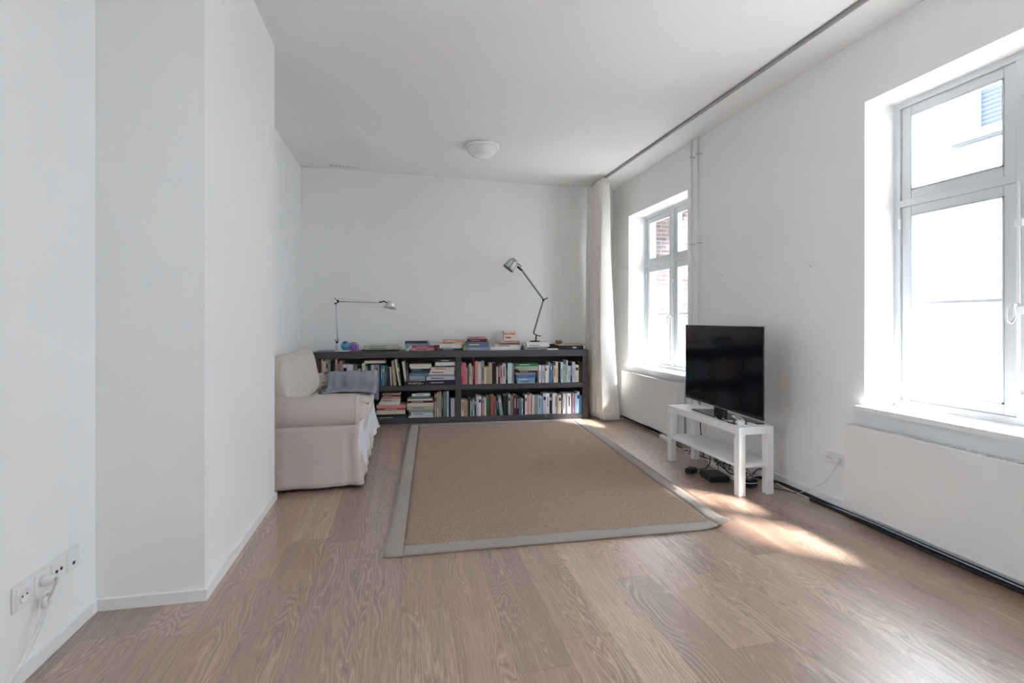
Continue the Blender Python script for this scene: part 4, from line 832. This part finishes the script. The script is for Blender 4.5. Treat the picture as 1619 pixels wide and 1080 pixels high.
# ---------------------------------------------------------------- under the bench
def adapter(lab,x0,x1,y0,y1,z0,z1,rot=0,m='black'):
    c=((x0+x1)/2,(y0+y1)/2,0); t=thing('power_adapter',lab,'power adapter',c,'black power adapters under the tv bench'); T=Matrix.Translation(c)@Matrix.Rotation(rot,4,'Z')@Matrix.Translation((-c[0],-c[1],0))
    part(MB().box(x0,x1,y0,y1,z0,z1,b=.006,T=T),'case',m,t)
    part(MB().box(x0+.01,x1-.01,y0+.01,y1-.01,z1-.0005,z1+.001,T=T),'top_label','blackm',t); return t
adapter('small black power adapter at the left under the tv bench',2.085,2.17,3.24,3.30,.0005,.036,.5)
adapter('large black set-top box under the tv bench, the widest one',2.135,2.28,3.02,3.19,.0005,.042,-.15)
adapter('black power adapter between the two near legs of the tv bench',2.30,2.39,2.88,2.96,.0005,.05,.3)
def strip(lab,a,b,n):
    a,b=Vector(a),Vector(b); d=b-a; L_=d.length; T=Matrix.Translation(a)@Matrix.Rotation(math.atan2(d.y,d.x),4,'Z')
    t=thing('power_strip',lab,'power strip',tuple(a),'white power strips on the floor')
    part(MB().box(0,L_,-.026,.026,.0005,.036,b=.005,T=T),'body','plastic',t)
    for i in range(n): part(MB().lathe([(.02,.0362),(.019,.037),(.0185,.0364),(.001,.0364)],16,T@Matrix.Translation((L_*(i+.6)/(n+.2),0,0)),cap=False),'outlet','socket',t)
strip('white power strip behind the black boxes under the tv bench',(2.40,3.42,0),(2.335,3.04,0),5)
strip('white power strip on the floor below the far radiator',(2.478,4.30,0),(2.455,4.09,0),2)
# cables
def cable(lab,pts,r,m,name='cable',n=6,group='cables on the floor'):
    p=spline(pts,n); p=[(a,b,max(c,r+.0005)) for a,b,c in p]
    mb=MB().tube(p,r,6); o=mb.build(name,m,loc=pts[0]); return tag(o,lab,'cable',group)
for k in range(6):
    rr=random.Random(k); pts=[]; x,y=2.30+.05*rr.random(),3.35-.05*k
    for j in range(9): pts.append((min(2.44,max(2.20,x+rr.uniform(-.07,.09))),y-.045*j+rr.uniform(-.05,.05),.045+rr.uniform(-.02,.075)))
    cable('tangled %s cable under the tv bench, %s of the tangle'%(('thin black','thick black','white','thin black','dark grey','white')[k],('front strand','lowest strand','upper white strand','rear strand','loose middle strand','lower white strand')[k]),pts,(.003,.0042,.003,.0028,.0036,.0026)[k],('bcable','bcable','wcable','bcable','seal','wcable')[k],group='tangle under the tv bench')
cable('black cable running from small adapter up under the bench shelf',[(2.14,3.24,.03),(2.2,3.2,.05),(2.25,3.22,.08),(2.3,3.28,.13),(2.35,3.3,.15),(2.4,3.34,.03)],.004,'bcable')
cable('black cable looping between the near bench legs',[(2.36,2.95,.05),(2.42,2.9,.12),(2.44,2.84,.09),(2.43,2.86,.02),(2.5,2.8,.005),(2.56,2.7,.005)],.0028,'bcable')
cable('thin black cable loop on the floor in front of the small adapter',[(2.15,3.22,.02),(2.17,3.18,.005),(2.13,3.15,.005),(2.14,3.12,.02)],.0028,'bcable')
cable('white cable along the right wall from the tv bench to the right edge',[(2.42,3.3,.01),(2.5,3.1,.005),(2.565,2.95,.005),(2.55,2.8,.005),(2.555,2.6,.005),(2.556,2.3,.02),(2.553,1.9,.02),(2.553,1.5,.02),(2.552,1.0,.02)],.0035,'wcable')
cable('black cable thickened to add shade on the floor beside the white one below the near radiator',[(2.54,2.6,.006),(2.545,2.3,.006),(2.53,1.9,.006),(2.535,1.5,.006),(2.53,1.0,.006)],.0095,'bcable')  # cable made thicker than real to darken the gap under the radiator
cable('thick black cable standing in for shade on the floor close to the right wall under the near radiator',[(2.45,3.2,.005),(2.575,2.9,.006),(2.575,2.5,.006),(2.57,2.0,.006),(2.572,1.5,.006),(2.57,1.0,.006)],.0105,'bcable')  # thickened second cable widens the dark band of the radiator's shadow
for k,(m,r,dx,w_) in enumerate((('bcable',.006,0,'thick black'),('bcable',.004,.02,'thin black'),('seal',.005,-.02,'dark grey'),('wcable',.003,.01,'white'),('bcable',.005,.035,'rearmost black'))):
    cable('%s cable on the floor below the far radiator'%w_,[(2.56,5.42,.005)]+[(min(2.575,2.52+dx+.012*math.sin(j*1.7+k*2)-.0*j),5.3-.17*j,.006+.004*(k%3)) for j in range(6)]+[(2.49+dx*.5,4.33,.012)] ,r,m,group='cables below the far radiator')
cable('white cable from the floor strip to the tv bench',[(2.45,4.07,.02),(2.40,3.9,.006),(2.42,3.75,.03),(2.36,3.62 if 0 else 3.70,.006),(2.40,3.5,.02),(2.41,3.44,.03)],.0034,'wcable')
cable('black cable from the floor strip to the tv bench',[(2.46,4.07,.02),(2.44,3.9,.006),(2.46,3.72,.006),(2.45,3.55,.01),(2.42,3.45,.03)],.0042,'bcable')
